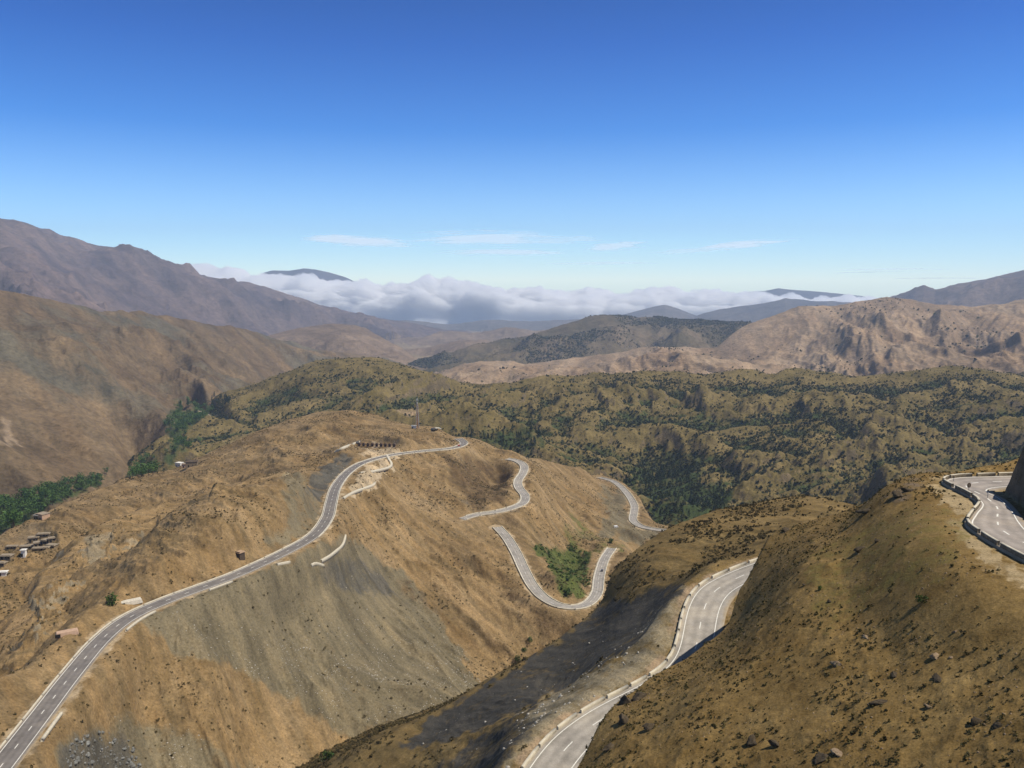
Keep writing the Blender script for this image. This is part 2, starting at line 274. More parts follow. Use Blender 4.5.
for pts, h, w in [([(612, 398, 1820), (622, 418, 1740), (636, 440, 1660)], 34, 60), ([(585, 410, 1760), (600, 424, 1700), (612, 440, 1620)], 20, 50), ([(690, 408, 1750), (697, 424, 1690), (712, 442, 1600)], 42, 60),
                  ([(725, 425, 1640), (750, 428, 1600), (800, 424, 1580)], 24, 50), ([(800, 416, 1640), (806, 428, 1590), (800, 448, 1500)], 38, 55), ([(880, 432, 1480), (872, 446, 1420), (850, 460, 1360)], 34, 60),
                  ([(640, 405, 1800), (655, 430, 1700), (660, 455, 1560)], 20, 50), ([(880, 395, 1750), (900, 420, 1600), (895, 445, 1450)], 16, 60), ([(930, 385, 1760), (955, 410, 1620), (950, 440, 1400)], 16, 60), ([(540, 395, 1800), (560, 415, 1700), (575, 430, 1600)], 14, 60)]:
    crag(pts, h, w)
for pts, h, w in [([(232, 500, 640), (220, 522, 575), (206, 552, 505)], 6, 8), ([(96, 540, 545), (90, 556, 505), (92, 572, 475)], 5, 7), ([(120, 520, 585), (112, 545, 530), (108, 565, 490)], 4, 7), ([(30, 605, 432), (38, 618, 415), (44, 640, 385)], 5, 6), ([(268, 480, 720), (262, 500, 650), (255, 520, 590)], 5, 9), ([(160, 512, 625), (158, 535, 560), (150, 555, 510)], 4, 8)]:
    crag(pts, h, w)

# cut rock face inside the bend of the upper road
foot = np.array([(112, 143), (100, 140.8), (91, 139.5), (85.2, 137.8), (82.3, 135.2), (81.2, 131.5), (79.6, 126), (77.3, 119.5), (75.5, 113), (75, 104), (76, 92), (80, 80), (90, 62), (140, 50), (190, 80), (190, 150), (150, 165), (125, 150)], float)
def inpoly(px, py, poly):
    c = np.zeros(np.shape(px), bool); n = len(poly); j = n - 1
    for i in range(n):
        xi, yi = poly[i]; xj, yj = poly[j]
        cond = ((yi > py) != (yj > py)) & (px < (xj - xi) * (py - yi) / (yj - yi + 1e-12) + xi)
        c ^= cond; j = i
    return c
r0 = np.searchsorted(brow, math.log(48)); r1 = np.searchsorted(brow, math.log(175)); c0 = np.searchsorted(acol, .45)
X = XG[r0:r1, c0:]; Y = YG[r0:r1, c0:]; wob = fbm(X / 5, Y / 5, 4) * 1.0
dist = np.full(X.shape, 1e9)
for i in range(len(foot)):
    p = foot[i]; s = foot[(i + 1) % len(foot)]; d = s - p; L2 = d @ d
    t = np.clip(((X - p[0]) * d[0] + (Y - p[1]) * d[1]) / L2, 0, 1)
    dist = np.minimum(dist, np.hypot(X - p[0] - t * d[0], Y - p[1] - t * d[1]))
ins = inpoly(X, Y, foot)
hh = np.where(ins, np.minimum(3.8 * np.maximum(dist + .6 * wob * np.clip(dist / 2, 0, 1), 0), 6.8 + .36 * dist + 1.5 * wob), 0)
zr = -34.6 + hh * np.clip(1 - (95 - Y) / 25, .15, 1)
m = ins & (zr > Z[r0:r1, c0:]); sub = Z[r0:r1, c0:]; sub[m] = zr[m]; sid = ID[r0:r1, c0:]
ROCKCUT = np.zeros((NR, NC), bool); ROCKCUT[r0:r1, c0:] = m

# ------------------------------------------------------------------ carve the roads into the ground
RD = np.full((NR, NC), 1e9); RZ = np.zeros((NR, NC))
def carve(key, Rb, shoulder=1.2):
    l, r = roads[key]; c = (l + r) / 2; hw = np.linalg.norm(l[:, :2] - r[:, :2], axis=1) / 2
    dmin = np.full((NR, NC), 1e9, np.float32); zz = np.zeros((NR, NC), np.float32)
    rad = Rb + hw.max() + shoulder + 2
    for i in range(len(c)):
        x, y, z = c[i]
        i0 = np.searchsorted(brow, math.log(max(y - rad, 5))); i1 = np.searchsorted(brow, math.log(y + rad))
        j0 = np.searchsorted(acol, (x - rad) / y - .02); j1 = np.searchsorted(acol, (x + rad) / y + .02)
        d = np.hypot(XG[i0:i1, j0:j1] - x, YG[i0:i1, j0:j1] - y) - hw[i]
        w = dmin[i0:i1, j0:j1]; mm = d < w; w[mm] = d[mm]; zz[i0:i1, j0:j1][mm] = z
    w = 1 - sstep(dmin, shoulder, shoulder + Rb)
    w = np.where(ROCKCUT & (dmin > .6), 0, w)
    msk = w > 0
    Z[msk] = Z[msk] * (1 - w[msk]) + (zz[msk] - .28) * w[msk]
    better = dmin < RD; RD[better] = dmin[better]
for key, Rb in (('left', 16), ('h1', 14), ('h2', 14), ('h3', 20), ('vr', 30), ('lower', 9), ('right', 15)):
    carve(key, Rb)

# ------------------------------------------------------------------ height query
def ground(x, y):
    a = x / y; b = math.log(y)
    j = min(max(np.searchsorted(acol, a) - 1, 0), NC - 2); i = min(max(np.searchsorted(brow, b) - 1, 0), NR - 2)
    fa = (a - acol[j]) / (acol[j + 1] - acol[j]); fb = (b - brow[i]) / (brow[i + 1] - brow[i])
    return (Z[i, j] * (1 - fa) + Z[i, j + 1] * fa) * (1 - fb) + (Z[i + 1, j] * (1 - fa) + Z[i + 1, j + 1] * fa) * fb
EG = Z / YG
RM = np.maximum.accumulate(EG, axis=0)
VIS = EG >= RM - 1e-9
def hit(u, v, Ymin=26):
    """first ground point along the line of sight through a pixel, in world coordinates"""
    a, e = ae(u, v); j = min(max(np.searchsorted(acol, a) - 1, 0), NC - 2); f = (a - acol[j]) / (acol[j + 1] - acol[j])
    col = EG[:, j] * (1 - f) + EG[:, j + 1] * f; i0 = np.searchsorted(brow, math.log(Ymin))
    k = np.nonzero(col[i0:] >= e)[0]
    if len(k) == 0: return None
    i = k[0] + i0
    if i == 0: b = brow[0]
    else: b = brow[i - 1] + (brow[i] - brow[i - 1]) * np.clip((e - col[i - 1]) / (col[i] - col[i - 1] + 1e-12), 0, 1)
    Y = math.exp(b); return Vector((a * Y, Y, ground(a * Y, Y)))

# ------------------------------------------------------------------ node helpers
def mat(name):
    m = bpy.data.materials.new(name); m.use_nodes = True; nt = m.node_tree; nt.nodes.clear()
    out = nt.nodes.new('ShaderNodeOutputMaterial'); bs = nt.nodes.new('ShaderNodeBsdfPrincipled')
    nt.links.new(bs.outputs[0], out.inputs[0]); bs.inputs['Roughness'].default_value = .9
    bs.inputs['Specular IOR Level'].default_value = .15
    return m, nt, bs
def N(nt, t, **kw):
    n = nt.nodes.new(t)
    for k, v in kw.items():
        if k in n.inputs: n.inputs[k].default_value = v
        else: setattr(n, k, v)
    return n
def noise(nt, vec, scale, detail=6, rough=.6):
    n = N(nt, 'ShaderNodeTexNoise'); n.inputs['Scale'].default_value = scale; n.inputs['Detail'].default_value = detail; n.inputs['Roughness'].default_value = rough
    nt.links.new(vec, n.inputs['Vector']); return n.outputs[0]
def ramp(nt, fac, stops):
    r = N(nt, 'ShaderNodeValToRGB'); el = r.color_ramp.elements
    while len(el) < len(stops): el.new(.5)
    for e_, (p, c) in zip(el, stops): e_.position = p; e_.color = (*c, 1) if len(c) == 3 else c
    nt.links.new(fac, r.inputs[0]); return r.outputs[0]
def mixc(nt, fac, a, b, mode='MIX'):
    m = N(nt, 'ShaderNodeMix', data_type='RGBA', blend_type=mode)
    for s, x in ((0, fac), (6, a), (7, b)):
        if isinstance(x, bpy.types.NodeSocket): nt.links.new(x, m.inputs[s])
        else: m.inputs[s].default_value = x if s == 0 else ((*x, 1) if len(x) == 3 else x)
    return m.outputs[2]
def mathn(nt, op, a, b=0.0, clamp=False):
    m = N(nt, 'ShaderNodeMath', operation=op); m.use_clamp = clamp
    for s, x in ((0, a), (1, b)):
        if isinstance(x, bpy.types.NodeSocket): nt.links.new(x, m.inputs[s])
        else: m.inputs[s].default_value = x
    return m.outputs[0]
def attr(nt, name):
    n = N(nt, 'ShaderNodeAttribute'); n.attribute_name = name; return n.outputs['Fac']
def bump(nt, bs, h, strength, dist):
    b = N(nt, 'ShaderNodeBump'); b.inputs['Strength'].default_value = strength; b.inputs['Distance'].default_value = dist
    nt.links.new(h, b.inputs['Height']); nt.links.new(b.outputs[0], bs.inputs['Normal'])
def simple(name, col, rough=.85, var=.25, scale=3.0):
    m, nt, bs = mat(name); tc = N(nt, 'ShaderNodeTexCoord').outputs['Object']
    n = noise(nt, tc, scale, 5)
    c = ramp(nt, n, [(.3, [x * (1 - var) for x in col]), (.7, [min(1, x * (1 + var)) for x in col])])
    nt.links.new(c, bs.inputs['Base Color']); bs.inputs['Roughness'].default_value = rough
    return m

def hill_mat(name, wl, cols, specks=None, streak=None, extra=(), bumpk=1.0):
    """wl: size in metres of the broad colour change; cols: three soil colours; specks (colour, cell size, amount): small plants; streak (angle, stretch)"""
    m, nt, bs = mat(name)
    pos = N(nt, 'ShaderNodeNewGeometry').outputs['Position']
    vec = pos
    if streak:
        mr = N(nt, 'ShaderNodeMapping'); mr.inputs['Rotation'].default_value = (0, 0, R(-streak[0])); nt.links.new(pos, mr.inputs['Vector'])
        mp = N(nt, 'ShaderNodeMapping'); mp.inputs['Scale'].default_value = (1 / streak[1], 1, .5); nt.links.new(mr.outputs[0], mp.inputs['Vector']); vec = mp.outputs[0]
        m3 = N(nt, 'ShaderNodeMapping'); m3.inputs['Scale'].default_value = (.12, 1, .12); nt.links.new(mr.outputs[0], m3.inputs['Vector']); svec = m3.outputs[0]
    n1 = noise(nt, vec, 1 / wl, 8, .62); n2 = noise(nt, pos, 7 / wl, 6, .65); n3 = noise(nt, vec, 2.7 / wl, 7, .6)
    c = ramp(nt, n1, [(.30, cols[0]), (.5, cols[1]), (.70, cols[2])])
    c2 = ramp(nt, n3, [(.36, cols[2]), (.62, cols[0])]); c = mixc(nt, .4, c, c2)
    v = ramp(nt, n2, [(.28, (.62,) * 3), (.5, (1.0,) * 3), (.75, (1.32,) * 3)]); c = mixc(nt, .8, c, v, 'MULTIPLY')
    fine = noise(nt, pos, 34 / wl, 6, .75)
    v = ramp(nt, fine, [(.32, (.52,) * 3), (.5, (1.0,) * 3), (.68, (1.42,) * 3)]); c = mixc(nt, .85, c, v, 'MULTIPLY')
    if streak:
        ns = noise(nt, svec, 6.5 / wl, 6, .6); c = mixc(nt, .8, c, ramp(nt, ns, [(.34, (.66, .70, .74)), (.5, (1.0,) * 3), (.66, (1.22, 1.17, 1.1))]), 'MULTIPLY')
    for an, col, var in extra:
        f = attr(nt, an); cc = mixc(nt, .8, col, ramp(nt, n3, [(.3, [x * (1 - 1.2 * var) for x in col]), (.5, col), (.7, [col[0] * (1 + 1.3 * var), col[1] * (1 + 1.1 * var), col[2] * (1 + .9 * var)])]))
        if streak: cc = mixc(nt, .7, cc, ramp(nt, ns, [(.34, (.66,) * 3), (.5, (1.0,) * 3), (.66, (1.25, 1.2, 1.12))]), 'MULTIPLY')
        cc = mixc(nt, .85, cc, ramp(nt, fine, [(.32, (.55,) * 3), (.5, (1.0,) * 3), (.68, (1.42,) * 3)]), 'MULTIPLY')
        e1 = mathn(nt, 'ADD', f, mathn(nt, 'ADD', mathn(nt, 'MULTIPLY', mathn(nt, 'SUBTRACT', n3, .5), 1.7), mathn(nt, 'MULTIPLY', mathn(nt, 'SUBTRACT', n2, .5), 1.4))); e1 = mathn(nt, 'MULTIPLY', mathn(nt, 'SUBTRACT', e1, .3), 1.9, True)
        e1 = mathn(nt, 'MULTIPLY', e1, mathn(nt, 'GREATER_THAN', f, .02))
        c = mixc(nt, e1, c, cc)
    if specks:
        for col, cell, amt in specks:
            vo = N(nt, 'ShaderNodeTexVoronoi'); vo.inputs['Scale'].default_value = 1 / cell
            wv = N(nt, 'ShaderNodeVectorMath', operation='ADD'); nz = N(nt, 'ShaderNodeTexNoise'); nz.inputs['Scale'].default_value = 1.7 / cell
            nt.links.new(pos, nz.inputs['Vector']); sc = N(nt, 'ShaderNodeVectorMath', operation='SCALE'); sc.inputs['Scale'].default_value = cell * .8
            nt.links.new(nz.outputs['Color'], sc.inputs[0]); nt.links.new(pos, wv.inputs[0]); nt.links.new(sc.outputs[0], wv.inputs[1]); nt.links.new(wv.outputs[0], vo.inputs['Vector'])
            dens = mathn(nt, 'ADD', mathn(nt, 'MULTIPLY', n1, .55), mathn(nt, 'MULTIPLY', n2, .45))
            th = mathn(nt, 'MULTIPLY', mathn(nt, 'SUBTRACT', dens, .5 - amt), 1.2)
            s = mathn(nt, 'MULTIPLY', mathn(nt, 'SUBTRACT', th, vo.outputs['Distance']), 6.0, True)
            c = mixc(nt, s, c, col)
    nt.links.new(c, bs.inputs['Base Color']); bs.inputs['Roughness'].default_value = .95; bs.inputs['Specular IOR Level'].default_value = .06
    h = mathn(nt, 'ADD', mathn(nt, 'MULTIPLY', n2, 1.0), mathn(nt, 'MULTIPLY', fine, .25))
    bump(nt, bs, h, .7, wl * .035 * bumpk)
    return m

# soil colours
OCH = [(.145, .094, .042), (.222, .150, .070), (.305, .215, .117)]
MATS = [
    hill_mat('valley_floor_soil', 400, [(.16, .12, .07), (.22, .165, .10), (.27, .2, .125)]),
    hill_mat('near_hillside_soil', 9, [(.125, .078, .026), (.180, .117, .042), (.25, .17, .068)], specks=[((.045, .042, .014), .62, .06), ((.26, .21, .13), .5, -.12)], extra=(('shoulder', (.30, .23, .13), .3), ('rock', (.13, .10, .07), .45), ('green', (.135, .11, .036), .3))),
    hill_mat('road_spur_soil', 16, [(.11, .074, .028), (.165, .112, .044), (.23, .162, .07)], specks=[((.05, .048, .018), 1.3, .03)], streak=(-64, 2.5), extra=(('scree', (.24, .20, .13), .3), ('dark', (.064, .059, .050), .3), ('shoulder', (.30, .22, .14), .3))),
    hill_mat('middle_ridge_soil', 38, OCH, specks=[((.085, .07, .028), 2.6, .05)], streak=(-46, 3.0), extra=(('scree', (.155, .129, .081), .34), ('dark', (.095, .087, .07), .4), ('green', (.075, .088, .026), .4), ('brown', (.10, .068, .036), .4), ('shoulder', (.36, .28, .18), .25))),
    hill_mat('rocky_knoll_soil', 26, OCH, specks=[((.08, .066, .026), 2.2, .06)], streak=(30, 1.5), extra=(('scree', (.25, .21, .13), .3), ('rock', (.2, .165, .11), .5), ('shoulder', (.36, .28, .18), .25))),
    hill_mat('western_hillside_soil', 330, [(.080, .055, .032), (.135, .095, .054), (.21, .15, .086)], specks=[((.065, .055, .026), 11, .04)], streak=(-50, 2.0), extra=(('scree', (.105, .092, .064), .35), ('pale', (.27, .20, .13), .25), ('green', (.04, .06, .02), .3))),
    hill_mat('scrub_ridge_soil', 130, [(.08, .063, .022), (.135, .103, .038), (.21, .155, .068)], specks=[((.045, .052, .018), 7, .06), ((.035, .043, .016), 15, .0)], extra=(('rock', (.115, .088, .05), .5), ('pale', (.27, .20, .13), .25), ('green', (.04, .055, .02), .3))),
    hill_mat('tan_ridge_soil', 420, [(.15, .10, .06), (.25, .175, .11), (.34, .25, .165)], specks=[((.07, .065, .04), 22, -.04)], streak=(80, 1.8)),
    hill_mat('dark_hill_soil', 450, [(.055, .048, .027), (.09, .074, .042), (.17, .125, .078)], specks=[((.035, .045, .022), 35, .12)]),
    hill_mat('brown_hill_soil', 420, [(.12, .085, .055), (.17, .12, .08), (.25, .18, .12)]),
    hill_mat('purple_mountain_soil', 1100, [(.068, .052, .053), (.108, .08, .076), (.23, .16, .12)], streak=(-30, 1.6)),
    hill_mat('eastern_mountain_soil', 1000, [(.085, .062, .055), (.13, .095, .08), (.18, .13, .10)]),
    hill_mat('blue_hills_soil', 1200, [(.07, .06, .055), (.10, .085, .075), (.14, .115, .09)]),
    hill_mat('horizon_hills_soil', 1500, [(.09, .08, .07), (.12, .10, .085), (.16, .13, .10)]),
]

# ------------------------------------------------------------------ ground-kind masks
UG, VG = uv_of(XG, YG, Z)
jx = fbm(AG * 60, BG * 25, 4) * 9; jy = fbm(AG * 60 + 40, BG * 25, 4) * 7
def region(poly, ids):
    return inpoly(UG + jx, VG + jy, poly) & np.isin(ID, ids)
def blur(m, it=3):
    m = m.astype(np.float32)
    for _ in range(it):
        p = np.pad(m, 1, mode='edge'); m = (p[:-2, 1:-1] + p[2:, 1:-1] + p[1:-1, :-2] + p[1:-1, 2:] + 2 * m) / 6
    return m
MASK = {k: np.zeros((NR, NC), np.float32) for k in ('scree', 'dark', 'green', 'brown', 'rock', 'pale', 'shoulder')}
def paint(k, poly, ids, val=1.0): MASK[k] = np.maximum(MASK[k], blur(region(poly, ids), 12) * val)
paint('scree', [(140, 618), (200, 590), (250, 572), (300, 553), (345, 535), (400, 570), (430, 605), (465, 655), (480, 690), (440, 718), (395, 750), (350, 740), (300, 705), (230, 665), (170, 650)], [3], 1.1)
paint('scree', [(60, 740), (120, 715), (200, 735), (260, 775), (50, 780)], [3], .8)
paint('scree', [(280, 475), (300, 470), (330, 520), (310, 540), (260, 545), (292, 520)], [3, 4], .8)
paint('dark', [(65, 745), (90, 732), (130, 745), (140, 775), (55, 775)], [3], .95)
paint('dark', [(305, 490), (318, 468), (345, 455), (362, 452), (345, 470), (330, 490), (318, 500)], [3, 4], .9)
paint('dark', [(300, 575), (345, 555), (385, 575), (400, 600), (350, 590)], [3], .75)
paint('dark', [(420, 470), (470, 500), (520, 505), (500, 520), (470, 512)], [3], .35)
paint('green', [(530, 545), (560, 547), (592, 555), (585, 575), (575, 600), (562, 598), (552, 572)], [3], 1)
paint('green', [(570, 500), (585, 530), (640, 550), (600, 555), (565, 545)], [3], .45)
paint('brown', [(445, 455), (475, 452), (505, 470), (512, 500), (475, 512), (455, 485)], [3], .75)
paint('brown', [(380, 560), (420, 590), (470, 650), (440, 620), (400, 590)], [3], .5)
paint('scree', [(596, 485), (625, 490), (632, 522), (662, 532), (640, 545), (600, 535), (608, 510)], [3], .9)
paint('dark', [(398, 748), (440, 712), (512, 672), (560, 638), (605, 606), (640, 592), (672, 583), (690, 590), (660, 610), (640, 640), (600, 665), (560, 690), (500, 722), (440, 745)], [2], .95)
paint('dark', [(430, 775), (470, 740), (520, 715), (540, 720), (500, 775)], [2], .75)
paint('scree', [(520, 715), (560, 690), (620, 655), (660, 600), (690, 585), (690, 620), (670, 660), (600, 700), (540, 745), (500, 780)], [2], .8)
def boxblur(a, r):
    for ax in (0, 1):
        n = a.shape[ax]; c = np.cumsum(np.concatenate([np.take(a, [0] * (r + 1), ax), a, np.take(a, [n - 1] * r, ax)], ax), ax)
        a = (np.take(c, np.arange(2 * r + 1, 2 * r + 1 + n), ax) - np.take(c, np.arange(0, n), ax)) / (2 * r + 1)
    return a
r0_ = np.searchsorted(brow, math.log(850)); r1_ = np.searchsorted(brow, math.log(2500)); HOLLOW = np.zeros((NR, NC))
HOLLOW[r0_:r1_] = np.clip((boxblur(boxblur(Z[r0_:r1_], 12), 8) - Z[r0_:r1_]) / 4.0, -2, 2)
VP = [[(176, 408), (196, 404), (214, 412), (205, 420), (184, 432), (190, 448), (178, 458), (162, 462), (152, 478), (126, 482), (140, 462), (168, 452), (172, 440), (156, 430), (170, 420)], [(-30, 505), (20, 500), (45, 492), (85, 480), (114, 472), (100, 488), (60, 502), (40, 514), (10, 530), (-30, 545)]]
for pl in VP: paint('green', pl, [5, 6, 0], .9)
paint('green', [(615, 478), (650, 470), (690, 474), (735, 490), (735, 505), (700, 525), (664, 532), (645, 512), (630, 486)], [6], .9)
paint('green', [(462, 438), (480, 428), (520, 430), (548, 434), (540, 446), (516, 455), (490, 448)], [6], .8)
MASK['green'] = np.maximum(MASK['green'], np.where(ID == 6, np.clip(HOLLOW * .55 + .1, 0, .62), 0)).astype(np.float32)
paint('rock', [(80, 540), (110, 530), (105, 560), (85, 575)], [4], .9)
paint('rock', [(200, 545), (215, 500), (230, 505), (222, 550), (205, 565)], [4], .9)
paint('pale', [(0, 420), (10, 418), (16, 445), (4, 450)], [5], .9)
paint('pale', [(140, 440), (175, 438), (178, 450), (150, 452)], [5], .7)
MASK['scree'] = np.maximum(MASK['scree'], np.where(ID == 5, np.clip(.25 + 1.1 * fbm(XG / 420 + 3, YG / 420, 4), 0, .9) * sstep(-VG, -455, -380), 0)).astype(np.float32)
paint('pale', [(395, 400), (410, 398), (418, 412), (400, 416)], [6], .5)
paint('green', [(800, 560), (900, 505), (985, 515), (950, 580), (880, 600), (820, 640)], [1], .45)
paint('rock', [(880, 500), (905, 478), (930, 480), (900, 505)], [1], .6)
MASK['rock'][ROCKCUT] = 1
MASK['shoulder'] = (1 - sstep(RD, 1.0, 4.0)) * (.55 + .5 * fbm(XG / 9, YG / 9, 3))
MASK['shoulder'] = np.clip(MASK['shoulder'], 0, 1).astype(np.float32)
m_ = region([(945, 480), (985, 512), (975, 535), (1030, 575), (1020, 585), (960, 545), (962, 520), (930, 488)], [1])
MASK['shoulder'] = np.maximum(MASK['shoulder'], blur(m_, 4) * .9)
for pl in ([(343, 500), (360, 472), (388, 456), (392, 468), (375, 486), (350, 500)], [(358, 455), (366, 446), (398, 446), (402, 455), (372, 462)]):
    MASK['shoulder'] = np.maximum(MASK['shoulder'], blur(region(pl, [3]), 2))
# crags show bare rock where the ground is steep
gy = np.gradient(Z, axis=0) / np.gradient(YG, axis=0); gx = np.gradient(Z, axis=1) / np.gradient(XG, axis=1)
SL = np.hypot(gx, gy); MASK['rock'] = np.maximum(MASK['rock'], np.where(np.isin(ID, [4, 6]), sstep(SL, .9, 1.6), 0).astype(np.float32))

# ------------------------------------------------------------------ build the ground meshes
idx = np.arange(NR * NC).reshape(NR, NC)
quads = np.stack([idx[:-1, :-1], idx[:-1, 1:], idx[1:, 1:], idx[1:, :-1]], -1).reshape(-1, 4)
fid = ID[:-1, :-1].reshape(-1)
VX = np.stack([XG, YG, Z], -1).reshape(-1, 3)
USED = {1: ('shoulder', 'rock', 'green'), 2: ('scree', 'dark', 'shoulder'), 3: ('scree', 'dark', 'green', 'brown', 'shoulder'), 4: ('scree', 'rock', 'shoulder'), 5: ('scree', 'pale', 'green'), 6: ('rock', 'pale', 'green')}
def np_mesh(name, V, Q, m):
    me = bpy.data.meshes.new(name); nv, nq, k = len(V), len(Q), Q.shape[1]
    me.vertices.add(nv); me.vertices.foreach_set('co', np.ascontiguousarray(V, np.float32).ravel())
    me.loops.add(nq * k); me.loops.foreach_set('vertex_index', np.ascontiguousarray(Q, np.int32).ravel())
    me.polygons.add(nq); me.polygons.foreach_set('loop_start', np.arange(0, nq * k, k, dtype=np.int32))
    me.update(calc_edges=True)
    if m: me.materials.append(m)
    return me
def link(name, me, parent=None):
    o = bpy.data.objects.new(name, me); COL.objects.link(o)
    if parent: o.parent = parent
    return o
for i, nm in enumerate(names):
    q = quads[fid == i]
    if len(q) == 0: continue
    us, inv = np.unique(q, return_inverse=True)
    me = np_mesh(nm, VX[us], inv.reshape(-1, 4), MATS[i]); me.polygons.foreach_set('use_smooth', np.ones(len(q), bool))
    for k in USED.get(i, ()):
        at = me.attributes.new(k, 'FLOAT', 'POINT'); at.data.foreach_set('value', MASK[k].reshape(-1)[us].astype(np.float32))
    o = link(nm, me); o['kind'] = 'structure'; o['label'] = nm.replace('_', ' ')

# ------------------------------------------------------------------ roads
def asphalt(name, col):
    m, nt, bs = mat(name); pos = N(nt, 'ShaderNodeNewGeometry').outputs['Position']
    n = noise(nt, pos, .35, 7, .65); n2 = noise(nt, pos, 3.5, 3)
    c = ramp(nt, n, [(.3, [x * .8 for x in col]), (.7, [x * 1.2 for x in col])])
    c = mixc(nt, .5, c, ramp(nt, n2, [(.3, (.8,) * 3), (.7, (1.2,) * 3)]), 'MULTIPLY')
    ac_ = attr(nt, 'across'); tri = mathn(nt, 'ABSOLUTE', mathn(nt, 'SUBTRACT', ac_, .5)); nd = noise(nt, pos, .5, 6, .7)
    wv = mathn(nt, 'COSINE', mathn(nt, 'MULTIPLY', mathn(nt, 'SUBTRACT', ac_, .5), 28.0)); wv = mathn(nt, 'ADD', mathn(nt, 'MULTIPLY', wv, .09), .95); cw = N(nt, 'ShaderNodeCombineColor')
    for k in range(3): nt.links.new(wv, cw.inputs[k])
    c = mixc(nt, 1.0, c, cw.outputs[0], 'MULTIPLY')
    ed = mathn(nt, 'MULTIPLY', mathn(nt, 'SUBTRACT', mathn(nt, 'ADD', tri, mathn(nt, 'MULTIPLY', mathn(nt, 'SUBTRACT', nd, .5), .35)), .385), 9.0, True); c = mixc(nt, mathn(nt, 'MULTIPLY', ed, .75), c, (.30, .235, .15))
    n3 = noise(nt, pos, .09, 5, .7); c = mixc(nt, .7, c, ramp(nt, n3, [(.35, (.72,) * 3), (.5, (1.0,) * 3), (.66, (1.22, 1.18, 1.1))]), 'MULTIPLY')
    nt.links.new(c, bs.inputs['Base Color']); bs.inputs['Roughness'].default_value = .85; return m
ASPH = {'left': asphalt('grey_asphalt', (.18, .162, .148)), 'lower': asphalt('worn_asphalt', (.33, .30, .26)), 'right': asphalt('pale_asphalt', (.30, .265, .235)), 'far': asphalt('dusty_asphalt', (.30, .275, .245))}
WHITE = simple('road_paint', (.68, .66, .6), .7, .15, 2); CONC = simple('pale_concrete', (.55, .50, .41), .9, .2, 1.2); DIRT = simple('shoulder_dirt', (.34, .27, .18), .95, .3, .8)
def strip(l, r, lift=0.0):
    n = len(l); V = np.concatenate([l, r]); V[:, 2] += lift
    i = np.arange(n - 1); return V, np.stack([i, i + n, i + n + 1, i + 1], -1)
def road_slab(l, r, depth, nc=25):
    n = len(l); t = np.linspace(0, 1, nc); G = np.stack([l + (r - l) * k for k in t], 1); V = G.reshape(-1, 3); i, j = np.meshgrid(np.arange(n - 1), np.arange(nc - 1), indexing='ij'); k = (i * nc + j).ravel()
    Q = [np.stack([k, k + 1, k + nc + 1, k + nc], -1)]; d = np.array([0, 0, depth]); b = len(V); V = np.concatenate([V, l - d, r - d]); i = np.arange(n - 1)
    Q.append(np.stack([i * nc, (i + 1) * nc, b + i + 1, b + i], -1)); Q.append(np.stack([i * nc + nc - 1, b + n + i, b + n + i + 1, (i + 1) * nc + nc - 1], -1))
    return V, np.concatenate(Q), np.concatenate([np.tile(t, n), np.zeros(n), np.ones(n)])
def slab(l, r, lift, depth):
    n = len(l); d = np.array([0, 0, depth]); up = np.array([0, 0, lift])
    V = np.concatenate([l + up, r + up, l + up - d, r + up - d]); i = np.arange(n - 1)
    Q = [np.stack([i, i + n, i + n + 1, i + 1], -1), np.stack([i, i + 1, i + 2 * n + 1, i + 2 * n], -1), np.stack([i + n, i + 3 * n, i + 3 * n + 1, i + n + 1], -1)]
    Q.append(np.array([[0, 2 * n, 3 * n, n], [n - 1, 2 * n - 1, 4 * n - 1, 3 * n - 1]])); return V, np.concatenate(Q)
def lerp(l, r, t): return l + (r - l) * t
def at_m(l, r, m):                   # m metres from the left edge
    w = np.linalg.norm((r - l)[:, :2], axis=1)[:, None]; return l + (r - l) * (m / w)
def arclen(p): return np.concatenate([[0], np.cumsum(np.linalg.norm(np.diff(p[:, :2], axis=0), axis=1))])
def dense(p, s):
    L = arclen(p); t = np.arange(0, L[-1], s); return np.column_stack([np.interp(t, L, p[:, k]) for k in range(3)])
def merge(parts):
    V = []; Q = []; o = 0
    for v, q in parts: V.append(v); Q.append(q + o); o += len(v)
    return np.concatenate(V), np.concatenate(Q)
def road_obj(key, mt, lab, edge_l, edge_r, lane_c, lw=.2, dash=(3, 10), solid_c=False):
    l, r = roads[key]; V, Q, ac_ = road_slab(l, r, .5)
    me = np_mesh('road', V, Q, mt); me.attributes.new('across', 'FLOAT', 'POINT').data.foreach_set('value', ac_.astype(np.float32)); o = link('road', me); o['kind'] = 'structure'; o['label'] = lab
    w = np.linalg.norm((r - l)[:, :2], axis=1)[:, None]
    ps = []
    for e0 in (edge_l, None):
        if e0 is not None: p = at_m(l, r, e0 - lw / 2); q = at_m(l, r, e0 + lw / 2)
        else: p = at_m(r, l, edge_r + lw / 2); q = at_m(r, l, edge_r - lw / 2)
        ps.append(strip(p.copy(), q.copy(), .02))
    k = link('edge_line', np_mesh('edge_line', *merge(ps), WHITE), o); k['kind'] = 'structure'
    cl = at_m(l, r, edge_l) * .5 + at_m(r, l, edge_r) * .5 if lane_c is None else at_m(l, r, lane_c)
    cl = dense(cl, .5); ps = []; n1 = int(dash[0] / .5); n2 = int(dash[1] / .5)
    for s in range(0, len(cl) - n1 - 1, n2):
        seg = cl[s:s + (n2 + 1 if solid_c else n1 + 1)]; ps.append(strip(offset(seg, -lw * .55), offset(seg, lw * .55), .02))
    k = link('centre_line', np_mesh('centre_line', *merge(ps), WHITE), o); k['kind'] = 'structure'
    return o
